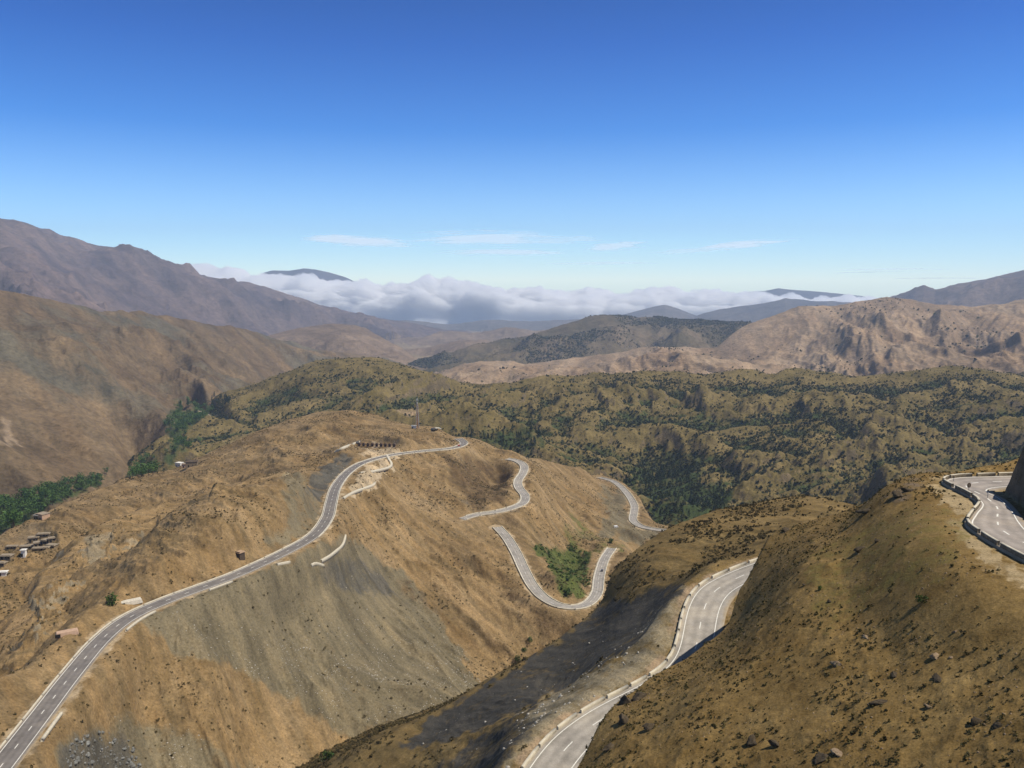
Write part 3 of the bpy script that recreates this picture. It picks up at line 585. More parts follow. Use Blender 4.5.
road_obj('left', ASPH['left'], 'grey two lane road along the left of the ridge', 1.3, 1.3, None, .26, (3, 12))
road_obj('lower', ASPH['lower'], 'pale mountain road below the near slope', 1.6, 1.9, None, .2, (3, 9))
road_obj('right', ASPH['right'], 'road bending round the cut rock face', 1.2, 1.0, None, .2, (2.2, 5.5))
for k, lb in (('h1', 'short bend of road on the ridge shoulder'), ('h2', 'hairpin road round the green hollow'), ('h3', 'road curving through the valley below the pines')):
    road_obj(k, ASPH['far'], lb, 1.0, 1.0, None, .24, (3, 13))
l, r = roads['vr']; o = link('road', np_mesh('road', *slab(l, r, 1.0, 2.5), ASPH['far'])); o['kind'] = 'structure'; o['label'] = 'pale road at the foot of the valley woods'

# ================================================================== THINGS
def tag(o, label, cat, group=None):
    o['label'] = label; o['category'] = cat
    if group: o['group'] = group
    return o
def empty(name, loc, rz=0.0, sc=1.0):
    o = bpy.data.objects.new(name, None); COL.objects.link(o); o.location = loc; o.rotation_euler = (0, 0, rz); o.scale = (sc,) * 3; o.empty_display_size = .1; return o
class MB:
    def __init__(s): s.bm = bmesh.new()
    def box(s, lo, hi, bev=0.0, taper=0.0):
        g = bmesh.ops.create_cube(s.bm, size=1); vs = g['verts']
        for v in vs:
            top = v.co.z > 0
            for k in range(3): v.co[k] = lo[k] if v.co[k] < 0 else hi[k]
            if top and taper:
                v.co.x += (-1 if v.co.x > (lo[0] + hi[0]) / 2 else 1) * taper; v.co.y += (-1 if v.co.y > (lo[1] + hi[1]) / 2 else 1) * taper
        if bev:
            es = list({e for v in vs for e in v.link_edges}); bmesh.ops.bevel(s.bm, geom=es, offset=bev, segments=1, affect='EDGES')
        return s
    def tube(s, p, q, r, r2=None, n=8):
        p = Vector(p); q = Vector(q); d = q - p; r2 = r if r2 is None else r2
        m = Matrix.Translation((p + q) / 2) @ d.to_track_quat('Z', 'Y').to_matrix().to_4x4()
        bmesh.ops.create_cone(s.bm, cap_ends=True, segments=n, radius1=r, radius2=r2, depth=d.length, matrix=m); return s
    def prism(s, pts, y0, y1):
        a = [s.bm.verts.new((x, y0, z)) for x, z in pts]; b = [s.bm.verts.new((x, y1, z)) for x, z in pts]; n = len(pts)
        s.bm.faces.new(a[::-1]); s.bm.faces.new(b)
        for i in range(n): s.bm.faces.new((a[i], a[(i + 1) % n], b[(i + 1) % n], b[i]))
        bmesh.ops.recalc_face_normals(s.bm, faces=s.bm.faces[:]); return s
    def mesh(s, name, m):
        me = bpy.data.meshes.new(name); s.bm.to_mesh(me); s.bm.free(); me.materials.append(m); return me
    def build(s, name, m, parent=None): return link(name, s.mesh(name, m), parent)

M = {'dark_roof': simple('weathered_roof', (.085, .062, .045), .9, .3, 1.5), 'adobe': simple('adobe', (.36, .25, .165), .95, .2, .8), 'stone': simple('brown_stone_wall', (.21, .16, .10), .95, .35, 1.2),
     'stone_roof': simple('earth_roof', (.27, .22, .16), .95, .3, .6), 'white': simple('whitewash', (.72, .69, .63), .85, .1, 1), 'dark': simple('dark_opening', (.02, .018, .016), .9, .2, 2), 'pink': simple('pink_plaster', (.44, .30, .21), .9, .15, .8),
     'steel': simple('galvanised_steel', (.30, .31, .32), .55, .15, 3), 'red': simple('red_steel', (.30, .10, .08), .6, .15, 3), 'thatch': simple('brown_thatch', (.09, .06, .045), .95, .3, 3), 'rock': None}

def rock_mat(name, cols, sc):
    m, nt, bs = mat(name); tc = N(nt, 'ShaderNodeTexCoord').outputs['Object']
    n = noise(nt, tc, sc, 8, .7); n2 = noise(nt, tc, sc * 5, 5)
    c = ramp(nt, n, [(.3, cols[0]), (.5, cols[1]), (.7, cols[2])]); nt.links.new(c, bs.inputs['Base Color']); bump(nt, bs, n2, .8, .15); bs.inputs['Roughness'].default_value = .95; return m
M['rock'] = rock_mat('weathered_rock', [(.14, .10, .06), (.25, .18, .115), (.38, .29, .19)], 1.4)
M['shadow_dark_rock'] = rock_mat('shadow_dark_rock', [(.035, .027, .018), (.07, .053, .034), (.13, .10, .063)], 1.4)  # shadow on the ledges' turned-away faces is put into this rock colour
def leaf_mat(name, lo, hi, sc=4):
    m, nt, bs = mat(name); tc = N(nt, 'ShaderNodeTexCoord').outputs['Object']; oi = N(nt, 'ShaderNodeObjectInfo').outputs['Random']
    n = noise(nt, tc, sc, 4, .7); f = mathn(nt, 'ADD', mathn(nt, 'MULTIPLY', n, .8), mathn(nt, 'MULTIPLY', oi, .35)); f = mathn(nt, 'ADD', f, mathn(nt, 'MULTIPLY', attr(nt, 'tint'), .6))
    c = ramp(nt, f, [(.35, lo), (.85, hi)]); nt.links.new(c, bs.inputs['Base Color']); bs.inputs['Roughness'].default_value = .8; return m
LEAF = {'tuft': leaf_mat('thorny_tuft', (.045, .040, .014), (.15, .118, .045), 3), 'scrub': leaf_mat('scrub_leaves', (.022, .030, .011), (.070, .072, .028), .6), 'dry': leaf_mat('dry_scrub', (.05, .040, .016), (.12, .092, .04), 1),
        'pine': leaf_mat('pine_needles', (.014, .026, .012), (.040, .062, .024), .6), 'broad': leaf_mat('valley_leaves', (.026, .062, .014), (.09, .15, .036), .5), 'bush': leaf_mat('fresh_bush_leaves', (.028, .055, .010), (.08, .12, .028), 4), 'bark': simple('bark', (.09, .065, .045), .95, .3, 4)}

# ---------------- foliage templates (numpy arrays of small faces spread through a volume)
def leaf_cloud(n, fr, size, seed):
    """n small triangles/quads spread through a shape: fr(rng) -> point"""
    g = np.random.default_rng(seed); V = []; Q = []
    for i in range(n):
        p = np.array(fr(g)); u = g.normal(size=3); u /= np.linalg.norm(u); w_ = g.normal(size=3); w_ -= u * (w_ @ u); w_ /= np.linalg.norm(w_)
        s = size * (.6 + .8 * g.random()); k = len(V)
        V += [p - u * s, p + w_ * s * .7, p + u * s, p - w_ * s * .7]; Q.append((k, k + 1, k + 2, k + 3))
    return np.array(V), np.array(Q)
def clump(n, size, seed, flat=.6, lobes=4):
    g = np.random.default_rng(seed); cs = [(g.normal() * .3, g.normal() * .3, .25 + .35 * g.random(), .35 + .35 * g.random()) for _ in range(lobes)]
    def fr(r):
        c = cs[r.integers(lobes)]; d = r.normal(size=3); d /= np.linalg.norm(d); rr = c[3] * (.55 + .45 * r.random())
        return (c[0] + d[0] * rr, c[1] + d[1] * rr, max(.02, (c[2] + d[2] * rr)) * flat / .6)
    return leaf_cloud(n, fr, size, seed + 1)
def conifer(n, seed):
    def fr(r):
        h = r.random() ** .8; rad = (1 - h) * .26 * (.5 + .5 * r.random()) * (1 + .25 * math.sin(h * 40)); t = r.random() * 6.283
        return (rad * math.cos(t), rad * math.sin(t), .12 + .88 * h)
    return leaf_cloud(n, fr, .055, seed)
def crown(n, seed, w_=.33, tall=1.0):
    g = np.random.default_rng(seed); cs = [(g.normal() * .16, g.normal() * .16, .45 + .4 * g.random(), .16 + .12 * g.random()) for _ in range(7)]
    def fr(r):
        c = cs[r.integers(7)]; d = r.normal(size=3); d /= np.linalg.norm(d); rr = c[3] * (.6 + .4 * r.random())
        return ((c[0] + d[0] * rr) * w_ / .33, (c[1] + d[1] * rr) * w_ / .33, min(1, max(.15, c[2] + d[2] * rr)) * tall)
    return leaf_cloud(n, fr, .06, seed + 3)
def ico_rock(seed, sub=2, sq=.7):
    bm = bmesh.new(); bmesh.ops.create_icosphere(bm, subdivisions=sub, radius=1); g = np.random.default_rng(seed)
    pl = [(g.normal(size=3), .32 + .42 * g.random()) for _ in range(11)]; pl = [(p / np.linalg.norm(p), d) for p, d in pl]
    for v in bm.verts:
        c = np.array(v.co)
        for p, d in pl:
            t = c @ p
            if t > d: c = c - p * (t - d) * .9
        v.co = c * (1 + .06 * g.normal()); v.co.z = v.co.z * sq
    V = np.array([v.co[:] for v in bm.verts]); Fc = np.array([[q.index for q in f.verts] for f in bm.faces]); bm.free(); return V, Fc

# ---------------- placing by ground area
cellA = np.zeros((NR, NC)); cellA[:-1, :-1] = (np.diff(brow)[:, None] * YG[:-1, :-1]) * (np.diff(acol)[None, :] * YG[:-1, :-1])
SEEN = EG >= RM - .006
def scatter(n, ids, weight=None, roadgap=1.5, seen=None):
    p = cellA * np.isin(ID, ids) * (RD > roadgap) * (SEEN if seen is None else seen) * ~ROCKCUT * (np.abs(AG) < .72)
    if weight is not None: p = p * weight
    p = p.ravel(); c = np.cumsum(p); k = np.searchsorted(c, rng.random(n) * c[-1]); k = np.minimum(k, NR * NC - 1)
    i, j = k // NC, k % NC; i = np.minimum(i, NR - 2); j = np.minimum(j, NC - 2); fa = rng.random(n); fb = rng.random(n)
    Y = np.exp(brow[i] + fb * (brow[i + 1] - brow[i])); X = (acol[j] + fa * (acol[j + 1] - acol[j])) * Y
    e = (Z[i, j] * (1 - fa) + Z[i, j + 1] * fa) * (1 - fb) + (Z[i + 1, j] * (1 - fa) + Z[i + 1, j + 1] * fa) * fb
    return np.column_stack([X, Y, e])
def scatter_mesh(name, tmpl, P, S, mt, sink=.1, zs=None):
    Vs = []; Qs = []; T = []; o = 0; k = rng.integers(len(tmpl), size=len(P)); rot = rng.random(len(P)) * 6.283
    for t in range(len(tmpl)):
        V, Q = tmpl[t]; sel = np.nonzero(k == t)[0]
        if len(sel) == 0: continue
        c, s = np.cos(rot[sel])[:, None], np.sin(rot[sel])[:, None]; sc = S[sel][:, None]
        x = (V[None, :, 0] * c - V[None, :, 1] * s) * sc + P[sel, 0][:, None]; y = (V[None, :, 0] * s + V[None, :, 1] * c) * sc + P[sel, 1][:, None]
        z = (V[None, :, 2] - sink) * sc + P[sel, 2][:, None]
        Vs.append(np.stack([x, y, z], -1).reshape(-1, 3)); n = len(V); Qs.append((Q[None] + (np.arange(len(sel)) * n)[:, None, None] + o).reshape(-1, Q.shape[1])); o += n * len(sel)
        T.append(np.repeat(rng.random(len(sel)) - .5, n))
    me = np_mesh(name, np.concatenate(Vs), np.concatenate(Qs), mt)
    at = me.attributes.new('tint', 'FLOAT', 'POINT'); at.data.foreach_set('value', np.concatenate(T).astype(np.float32)); return me
def stuff(name, me, label): o = link(name, me); o['kind'] = 'stuff'; o['label'] = label; return o
def split300(P, S, n=300):
    k = np.argsort(-(S / P[:, 1])); a = k[:n]; b = k[n:]; return a, b
def individuals(name, tmpl, P, S, mt, label, cat, group, sink=.1):
    mes = [np_mesh(name, V - np.array([0, 0, sink]), Q, mt) for V, Q in tmpl]
    for p, s in zip(P, S):
        o = link(name, random.choice(mes)); o.location = p; o.rotation_euler = (0, 0, random.random() * 6.28); o.scale = (s,) * 3; tag(o, label, cat, group)

# near hillside tufts
clus = np.clip(.75 + .9 * fbm(XG / 7, YG / 7, 4), .08, 2) 
clus[np.abs(XG) > 150] = 0
tuft_t = [clump(18, .36, 100 + k, .6, 3) for k in range(7)]
n = 17000; P = scatter(n, [1], clus * (1 - .8 * blur(inpoly(UG, VG, [(770, 600), (900, 500), (960, 500), (990, 560), (1030, 580), (1030, 640), (940, 630), (860, 610)]), 8)), 1.0); S = .10 + .30 * rng.random(n) ** 3
a_, b_ = split300(P, S)
individuals('thorny_tuft', tuft_t, P[a_], S[a_], LEAF['tuft'], 'dark thorny cushion tuft growing on the near brown hillside', 'shrub', 'thorny tufts dotted over the near hillside')
stuff('hillside_tufts', scatter_mesh('hillside_tufts', tuft_t, P[b_], S[b_], LEAF['tuft']), 'small thorny tufts dotted thickly over the near hillside')
stone_t = [ico_rock(300 + k, 1, .6) for k in range(6)]
n = 10000; w8 = np.clip(.3 + 1.2 * fbm(XG / 10 + 50, YG / 10, 4), 0, 2); P = scatter(n, [1], w8, .5); S = .05 + .17 * rng.random(n) ** 3.5
stuff('hillside_stones', scatter_mesh('hillside_stones', stone_t, P, S, M['rock'], .0), 'pale stones strewn over the near hillside')
# road spur and middle ridge scrub
scr = np.clip(.5 + 1.2 * fbm(XG / 22, YG / 22, 4), .03, 2)
scree_off = 1 - np.clip(1.4 * MASK['dark'] + .6 * MASK['scree'], 0, 1)
far_part = sstep(YG, 215, 260)
n = 5200; P = scatter(n, [2], scr * scree_off * (.25 + far_part), 1.5); S = .35 + .75 * rng.random(n) ** 2
stuff('spur_scrub', scatter_mesh('spur_scrub', tuft_t, P, S, LEAF['dry']), 'brown dry scrub covering the spur behind the lower road')
n = 26000; scr3 = np.clip(.35 + 1.3 * fbm(XG / 45, YG / 45, 5), .02, 2) * (1 + 2.2 * MASK['brown'] + 1.5 * MASK['green'])
P = scatter(n, [3, 4], scr3 * scree_off, 2.0); S = .3 + .85 * rng.random(n) ** 3
stuff('ridge_scrub', scatter_mesh('ridge_scrub', tuft_t, P, S, LEAF['dry']), 'sparse dry scrub over the middle ridge')
n = 3200; wv = np.clip(MASK['scree'] * sstep(VG, 600, 680) + .05 * MASK['dark'], 0, 1) * np.clip(.3 + 1.3 * fbm(XG / 14, YG / 14, 3), 0, 2)
P = scatter(n, [3, 2], wv, 1.5); S = .15 + .55 * rng.random(n) ** 4
PALE = rock_mat('pale_stone', [(.26, .24, .20), (.38, .35, .30), (.5, .47, .42)], 1)
stuff('scree_stones', scatter_mesh('scree_stones', stone_t, P, S, PALE, 0), 'pale stones lying over the grey scree')
n = 260; wv = inpoly(UG, VG, [(70, 742), (95, 732), (130, 742), (142, 772), (60, 772)]) * 1.0; P = scatter(n, [3], wv, 1); S = .3 + 1.3 * rng.random(n) ** 3
stuff('rubble', scatter_mesh('rubble', stone_t, P, S, rock_mat('grey_rubble', [(.07, .07, .07), (.15, .15, .14), (.3, .3, .29)], .6), 0), 'grey stone rubble tipped below the left road')
# scrub ridge: dark junipers
jun_t = [clump(12, .52, 500 + k, .75, 3) for k in range(6)]
f1 = fbm(XG / 260, YG / 260, 3) * .8 + fbm(XG / 60 + 9, YG / 60, 4) * .7; slopeN = np.clip(.6 + .9 * f1 + .5 * HOLLOW, .15, 2.6) * (1 + .8 * sstep(AG, -.05, .2))
n = 62000; P = scatter(n, [6], slopeN, 4, EG >= RM - .012); S = .8 + 2.6 * rng.random(n) ** 3
a_, b_ = split300(P, S)
individuals('juniper', jun_t, P[a_], S[a_], LEAF['scrub'], 'dark rounded juniper scattered over the green ridge across the valley', 'shrub', 'junipers dotted over the green ridge')
stuff('ridge_junipers', scatter_mesh('ridge_junipers', jun_t, P[b_], S[b_], LEAF['scrub']), 'dark junipers covering the green ridge')
n = 11000; f8 = np.clip(-.1 + 1.6 * fbm(XG / 500, YG / 500, 4) , 0, 2); P = scatter(n, [8, 7], f8 * np.where(ID == 8, 2.0, .1), 4, EG >= RM - .01); S = 2.5 + 5 * rng.random(n) ** 2.5
stuff('far_woodland', scatter_mesh('far_woodland', jun_t, P, S, LEAF['scrub']), 'dark woodland patches on the far hill')

# trees: trunk + crown
def tree_proto(name, tm, mt, label, cat, group, trunk_h=.2, tr=.022):
    V, Q = tm; me = np_mesh('crown', V, Q, mt); t = MB(); t.tube((0, 0, -.05), (0, 0, .55), tr, tr * .5, 6); t.tube((0, 0, .25), (.12, .04, .5), tr * .5, tr * .2, 5); t.tube((0, 0, .3), (-.1, .08, .55), tr * .5, tr * .2, 5)
    return me, t.mesh('trunk', LEAF['bark'])
def plant(name, protos, p, s, label, cat, group):
    r_ = empty(name, p, random.random() * 6.28, s); cm, tm = random.choice(protos); link('crown', cm, r_); link('trunk', tm, r_); return tag(r_, label, cat, group)
pine_p = [tree_proto('pine', conifer(110, 700 + k), LEAF['pine'], '', '', '') for k in range(5)]
pw = (inpoly(UG + jx, VG + jy, [(615, 478), (650, 470), (690, 474), (735, 490), (735, 505), (700, 520), (664, 530), (650, 512), (636, 488)])).astype(float)
for p in scatter(240, [6], pw, 3, EG >= RM - .01): plant('pine_tree', pine_p, p, random.uniform(9, 16), 'dark green pine in the wood above the valley road bend', 'tree', 'pines above the valley road')
pw = (inpoly(UG, VG, [(462, 438), (480, 428), (520, 430), (548, 434), (540, 446), (516, 455), (490, 448)])).astype(float)
for p in scatter(75, [6], pw, 3, EG >= RM - .02): plant('pine_tree', pine_p, p, random.uniform(10, 15), 'dark pine in the strip of wood behind the middle ridge', 'tree', 'pines behind the middle ridge')
broad_p = [tree_proto('broad', crown(120, 800 + k), LEAF['broad'], '', '', '') for k in range(5)]
vpoly = VP
grove = []
for poly, nn, lab, grp in ((VP[0], 270, 'leafy green tree crowding the narrow valley floor beyond the ridge', 'trees of the upper valley floor'), (VP[1], 230, 'leafy green tree in the grove at the left edge below the brown hillside', 'trees of the lower valley grove')):
    for p in scatter(nn, [5, 6, 0, 3], inpoly(UG, VG, poly).astype(float), 2, EG >= RM - .012): grove.append((p, random.uniform(9, 17), lab, grp))
grove.sort(key=lambda t: -t[1] / t[0][1])
for p, s_, lab, grp in grove[:280]: plant('valley_tree', broad_p, p, s_, lab, 'tree', grp)
rest = grove[280:]
stuff('valley_grove', scatter_mesh('valley_grove', [crown(120, 800 + k) for k in range(5)], np.array([g[0] for g in rest]), np.array([g[1] for g in rest]), LEAF['broad'], .02), 'mass of smaller green trees along the valley floor')
pop = [tree_proto('poplar', crown(140, 860, .12, 1.0), LEAF['broad'], '', '', '')]
for u, v, h, lab in ((180.5, 409, 24, 'tall thin poplar, the shorter one, standing above the valley trees'), (188.5, 408, 30, 'tallest thin poplar standing above the valley trees')):
    p = hit(u, v, 900)
    if p: plant('poplar_tree', pop, p, h, lab, 'tree', None)

# single bushes
pw = inpoly(UG, VG, [(206, 400), (222, 398), (232, 404), (222, 412), (208, 409)]) * 1.0
for p in scatter(40, [6], pw, 2, EG >= RM - .01): plant('pine_tree', pine_p, p, random.uniform(10, 17), 'dark pine at the foot of the green ridge beside the pale valley road', 'tree', 'pines beside the pale valley road')
bush_t = [clump(240, .13, 900 + k, .8, 7) for k in range(4)]
BM = [np_mesh('bush', V, Q, LEAF['bush']) for V, Q in bush_t]
stem_me = MB().tube((0, 0, -.2), (0, 0, .35), .05, .03, 6).tube((0, 0, .1), (.25, .1, .5), .03, .015, 5).tube((0, 0, .1), (-.2, .15, .5), .03, .015, 5).mesh('stem', LEAF['bark'])
for u, v, s, lab, k in ((327, 761, 3.0, 'round bright green bush at the foot of the grey scree', 0), (922, 603, .75, 'single green bush on the bare near hillside below the upper road', 1), (820, 590, .5, 'small dark bush low on the near hillside left of the single bush', 2), (518, 660, 2.6, 'lowest green bush in the stream gully below the hairpin', 3),
                        (524, 651, 2.2, 'green bush in the stream gully, middle of the three', 0), (530, 641, 2.4, 'highest green bush in the stream gully below the hairpin', 1), (611, 543, 3.5, 'green bush beside the road above the hairpin', 2), (572, 550, 5, 'spreading bush in the green hollow inside the hairpin', 3), (584, 585, 5, 'bush at the inner edge of the hairpin', 1), (567, 595, 4, 'small bush at the bottom of the green hollow', 0), (112, 604, 4, 'bright green bush above the left road near the pale slab', 2)):
    p = hit(u, v, 60)
    if p:
        r_ = empty('green_bush', p, random.random() * 6, s); link('foliage', BM[k], r_); link('stem', stem_me, r_); tag(r_, lab, 'bush')
pw = inpoly(UG + jx * .5, VG + jy * .5, [(532, 545), (560, 547), (590, 553), (588, 566), (574, 590), (565, 602), (555, 580)]) * np.clip(.3 + 1.4 * fbm(XG / 12, YG / 12, 3), .05, 2)
P = scatter(260, [3], pw, 2.5, EG >= RM - .01); S = .8 + 1.8 * rng.random(260) ** 2
stuff('hollow_scrub', scatter_mesh('hollow_scrub', tuft_t, P, S, LEAF['bush']), 'low green scrub covering the hollow inside the hairpin')
# boulders, and crags whose dark colour stands for shadowed ledges and hollows
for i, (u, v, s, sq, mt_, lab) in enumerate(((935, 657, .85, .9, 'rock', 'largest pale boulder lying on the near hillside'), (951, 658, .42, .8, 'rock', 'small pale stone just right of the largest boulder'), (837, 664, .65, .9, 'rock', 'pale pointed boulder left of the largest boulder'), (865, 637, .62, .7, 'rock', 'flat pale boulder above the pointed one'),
        (861, 549, 1.0, .9, 'shadow_dark_rock', 'dark crag standing out of the grassy slope below the upper road'), (898, 496, 1.7, .6, 'shadow_dark_rock', 'largest dark crag on the skyline of the near hill'), (909, 491, 1.1, .7, 'shadow_dark_rock', 'dark crag beside the largest skyline crag'), (866, 512, 1.2, .7, 'shadow_dark_rock', 'dark crag lower on the skyline of the near hill'), (786, 531, 1.3, .8, 'shadow_dark_rock', 'dark rock at the end of the reddish ledge'), (878, 541, .8, .8, 'shadow_dark_rock', 'small dark rock right of the grassy slope crag'),
        (895, 675, .75, .45, 'shadow_dark_rock', 'low dark rock slab below the largest boulder'), (938, 679, .7, .4, 'shadow_dark_rock', 'thin dark ledge right of the low slab'), (880, 702, .9, .4, 'shadow_dark_rock', 'long dark ledge in the middle of the near slope'), (978, 723, .75, .8, 'shadow_dark_rock', 'dark hollow rock near the right edge, upper one'), (998, 726, .7, .7, 'shadow_dark_rock', 'dark hollow rock near the right edge, right of the other'), (824, 759, .9, .8, 'shadow_dark_rock', 'dark rock at the bottom of the near slope'), (838, 754, .7, .8, 'rock', 'pale brown rock at the bottom of the near slope'), (776, 745, .8, .8, 'shadow_dark_rock', 'dark crag at the bottom left of the near slope'),
        (752, 743, .9, .8, 'shadow_dark_rock', 'dark bushy crag in the middle of the near slope'), (627, 703, 1.5, .9, 'shadow_dark_rock', 'dark crag overhanging the lower road, upper one'), (641, 698, 1.1, .8, 'shadow_dark_rock', 'dark crag right of the overhanging crag'), (624, 722, 1.5, .9, 'shadow_dark_rock', 'largest dark crag at the left edge of the near hill'), (652, 728, 1.0, .6, 'shadow_dark_rock', 'low dark crag right of the largest one'), (609, 748, 1.0, .8, 'shadow_dark_rock', 'lowest dark crag at the left edge of the near hill'), (830, 602, .5, .7, 'shadow_dark_rock', 'small dark rock on the slope under the ledge'), (805, 585, .5, .6, 'shadow_dark_rock', 'little dark rock at the middle of the slope'), (955, 632, .4, .7, 'rock', 'small pale rock right of the single bush'), (930, 707, .4, .6, 'rock', 'small brown stone below the thin ledge'))):
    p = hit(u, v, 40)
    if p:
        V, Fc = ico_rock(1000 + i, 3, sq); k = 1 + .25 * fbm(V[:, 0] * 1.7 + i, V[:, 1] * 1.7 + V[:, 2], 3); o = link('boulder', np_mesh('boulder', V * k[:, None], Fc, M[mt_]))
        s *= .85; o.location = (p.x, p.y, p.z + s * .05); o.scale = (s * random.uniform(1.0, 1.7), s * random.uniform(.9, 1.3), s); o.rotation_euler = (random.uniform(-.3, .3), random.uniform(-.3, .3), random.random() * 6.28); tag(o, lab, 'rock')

# ---------------- parapets: every block is its own wall
def parapet(line, seg, gap, h, th, label, group, t0=0, t1=1e9, mt_=None, jit=0.0, sink=.6, side=None):
    L = arclen(line); s = max(0, t0); end = min(L[-1], t1); seg = min(seg, end - s)
    mt_ = mt_ or CONC
    while s + seg * .5 < end:
        e_ = min(s + seg * random.uniform(1 - jit, 1 + jit), end); n_ = max(2, int((e_ - s) / 2.0) + 1)
        c = np.column_stack([np.interp(np.linspace(s, e_, n_), L, line[:, k]) for k in range(3)])
        o0 = c.mean(0); c = c - o0; l_ = offset(c, -th / 2); r_ = offset(c, th / 2); lt = offset(c, -th / 2 + .06); rt = offset(c, th / 2 - .06); up = np.array([0, 0, 1.0])
        ring = [l_ - up * sink, l_ + up * (h - .06), lt + up * h, rt + up * h, r_ + up * (h - .06), r_ - up * sink]
        V = np.concatenate(ring); Q = []
        for a in range(6):
            b = (a + 1) % 6
            for i in range(n_ - 1): Q.append((a * n_ + i, a * n_ + i + 1, b * n_ + i + 1, b * n_ + i))
        for i in (0, n_ - 1):
            q = [a * n_ + i for a in range(6)]
            q = q if i else q[::-1]
            Q += [(q[0], q[1], q[4], q[5]), (q[1], q[2], q[3], q[4])]
        me = np_mesh('parapet_wall', V, np.array(Q), mt_)
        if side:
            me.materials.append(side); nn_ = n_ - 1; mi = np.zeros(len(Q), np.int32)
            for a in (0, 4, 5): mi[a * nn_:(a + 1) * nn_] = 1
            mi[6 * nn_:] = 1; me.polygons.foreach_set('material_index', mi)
        o = link('parapet_wall', me); o.location = o0; tag(o, label, 'parapet', group)
        s = e_ + gap * random.uniform(.6, 1.4)
l_, r_ = roads['lower']; PAR = simple('limewashed_parapet', (.52, .47, .37), .9, .18, 1.2)
parapet(at_m(l_, r_, .45), 5.4, .9, .65, .55, 'low cream parapet block along the outer edge of the lower right road', 'parapet blocks of the lower right road', 20, mt_=PAR, jit=.25)
l_, r_ = roads['right']
parapet(at_m(r_, l_, .35), 5.2, .9, .62, .38, 'dark sided parapet block along the outer edge of the upper right road', 'parapet blocks of the upper right road', 0, mt_=PAR, jit=.3, side=simple('dark_masonry', (.16, .135, .10), .95, .45, 1.5))  # block sides and ends dark, top pale
l_, r_ = roads['left']
parapet(at_m(l_, r_, .3), 18, .4, .6, .5, 'long low pale wall along the far edge of the left ridge road', 'low walls on the far edge of the left road', 0, mt_=PAR, jit=.3)
LL = arclen(at_m(r_, l_, .3))
def s_at(line, u):                   # arc length where the line passes a given picture column
    uu, _ = uv_of(line[:, 0], line[:, 1], line[:, 2]); L = arclen(line); k = int(np.argmin(np.abs(uu - u)[: len(uu)])); return L[k]
rr = at_m(r_, l_, .3)
parapet(rr, 16, .5, .7, .6, 'low pale wall on the slope side of the left road near the lay-by', 'low walls on the slope side of the left road', s_at(rr, 318), mt_=PAR, jit=.2)
for ua, ub in ((35, 55), (120, 150), (205, 228)):
    parapet(offset(rr, 2.2), 30, 1, .7, .9, 'short pale wall beside the left road on its slope side', 'short walls beside the left road', s_at(rr, ua), s_at(rr, ub), mt_=PAR)
for key, lb in (('h1', 'the short bend on the ridge shoulder'), ('h2', 'the green hollow hairpin'), ('h3', 'the valley road below the pines')):
    l_, r_ = roads[key]
    parapet(at_m(r_, l_, .3), 14, .5, .7, .7, 'low pale wall on the right side of ' + lb, 'low walls right of ' + lb, 0, mt_=PAR, jit=.2)
    parapet(at_m(l_, r_, .3), 14, .5, .6, .6, 'low pale wall on the left side of ' + lb, 'low walls left of ' + lb, 0, mt_=PAR, jit=.2)
for pts, h, th, lab in (([(343, 499), (352, 493.5), (362, 489.5), (373, 485.5), (375, 483)], 1.2, 2.0, 'pale curved wall closing the lower lay-by of the ridge road'), ([(360, 473.5), (374, 471.5), (388, 468), (391.5, 464.5), (389, 460), (387, 456)], 1.2, 2.2, 'pale angled wall closing the upper lay-by of the ridge road'),
                        ([(321, 561.5), (331, 555.5), (342, 546), (345, 539), (345.5, 536)], 1.1, 1.2, 'thin pale wall on the slope below the road bend'), ([(277, 565), (290, 562.5)], 1.0, 1.0, 'short pale wall just under the left road'), ([(311, 566), (316, 563.5), (324, 566)], 1.0, 1.0, 'broken pale wall left of the thin slope wall'),
                        ([(335, 452.5), (345, 448), (354, 444.5), (360, 442)], 2.0, 2.5, 'long pale wall left of the row of stalls'), ([(14, 531), (30, 528)], .1, .1, '')):
    if not lab: continue
    q = [hit(u, v, 150) for u, v in pts]; q = np.array([list(p) for p in q if p])
    if len(q) > 1: parapet(spline(q, 3.0), 400, 1, h, th, lab, None, mt_=PAR, sink=1.5)
for o in [o for o in COL.objects if o.get('category') == 'parapet' and 'wall' in o['label'] and 'group' not in o]: o['category'] = 'wall'

# ---------------- houses, stalls, mast
def house(name, u, v, wx, wy, h, rz, wall_m, roof_m, label, cat='house', doors=1, wins=2, Ymin=300):
    p = hit(u, v, Ymin)
    if not p: return
    r_ = empty(name, p, R(rz))
    MB().box((-wx / 2, -wy / 2, -2.5), (wx / 2, wy / 2, h), .08, .15).build('wall', wall_m, r_)
    rf = MB().box((-wx / 2 - .35, -wy / 2 - .35, h + .003), (wx / 2 + .35, wy / 2 + .35, h + .4), .08).build('roof', roof_m, r_)
    MB().box((-wx / 2 - .1, -wy / 2 - .1, h + .403), (wx / 2 + .1, -wy / 2 + .3, h + .8), .04).build('roof_ledge', wall_m, rf)
    for k in range(doors): MB().box((-wx * .25 - .7 + k * 3, -wy / 2 - .06, -.1), (-wx * .25 + .7 + k * 3, -wy / 2 + .2, 2.2)).build('door', M['dark'], r_)
    for k in range(wins): MB().box((wx * .1 + k * wx * .22 - .5, -wy / 2 - .06, 1.2), (wx * .1 + k * wx * .22 + .5, -wy / 2 + .2, 2.4)).build('window', M['dark'], r_)
    return tag(r_, label, cat)
house('farmhouse', 43, 519, 9, 8, 5, -25, M['pink'], M['stone_roof'], 'pink farmhouse with a flat roof at the edge of the green grove', Ymin=500)
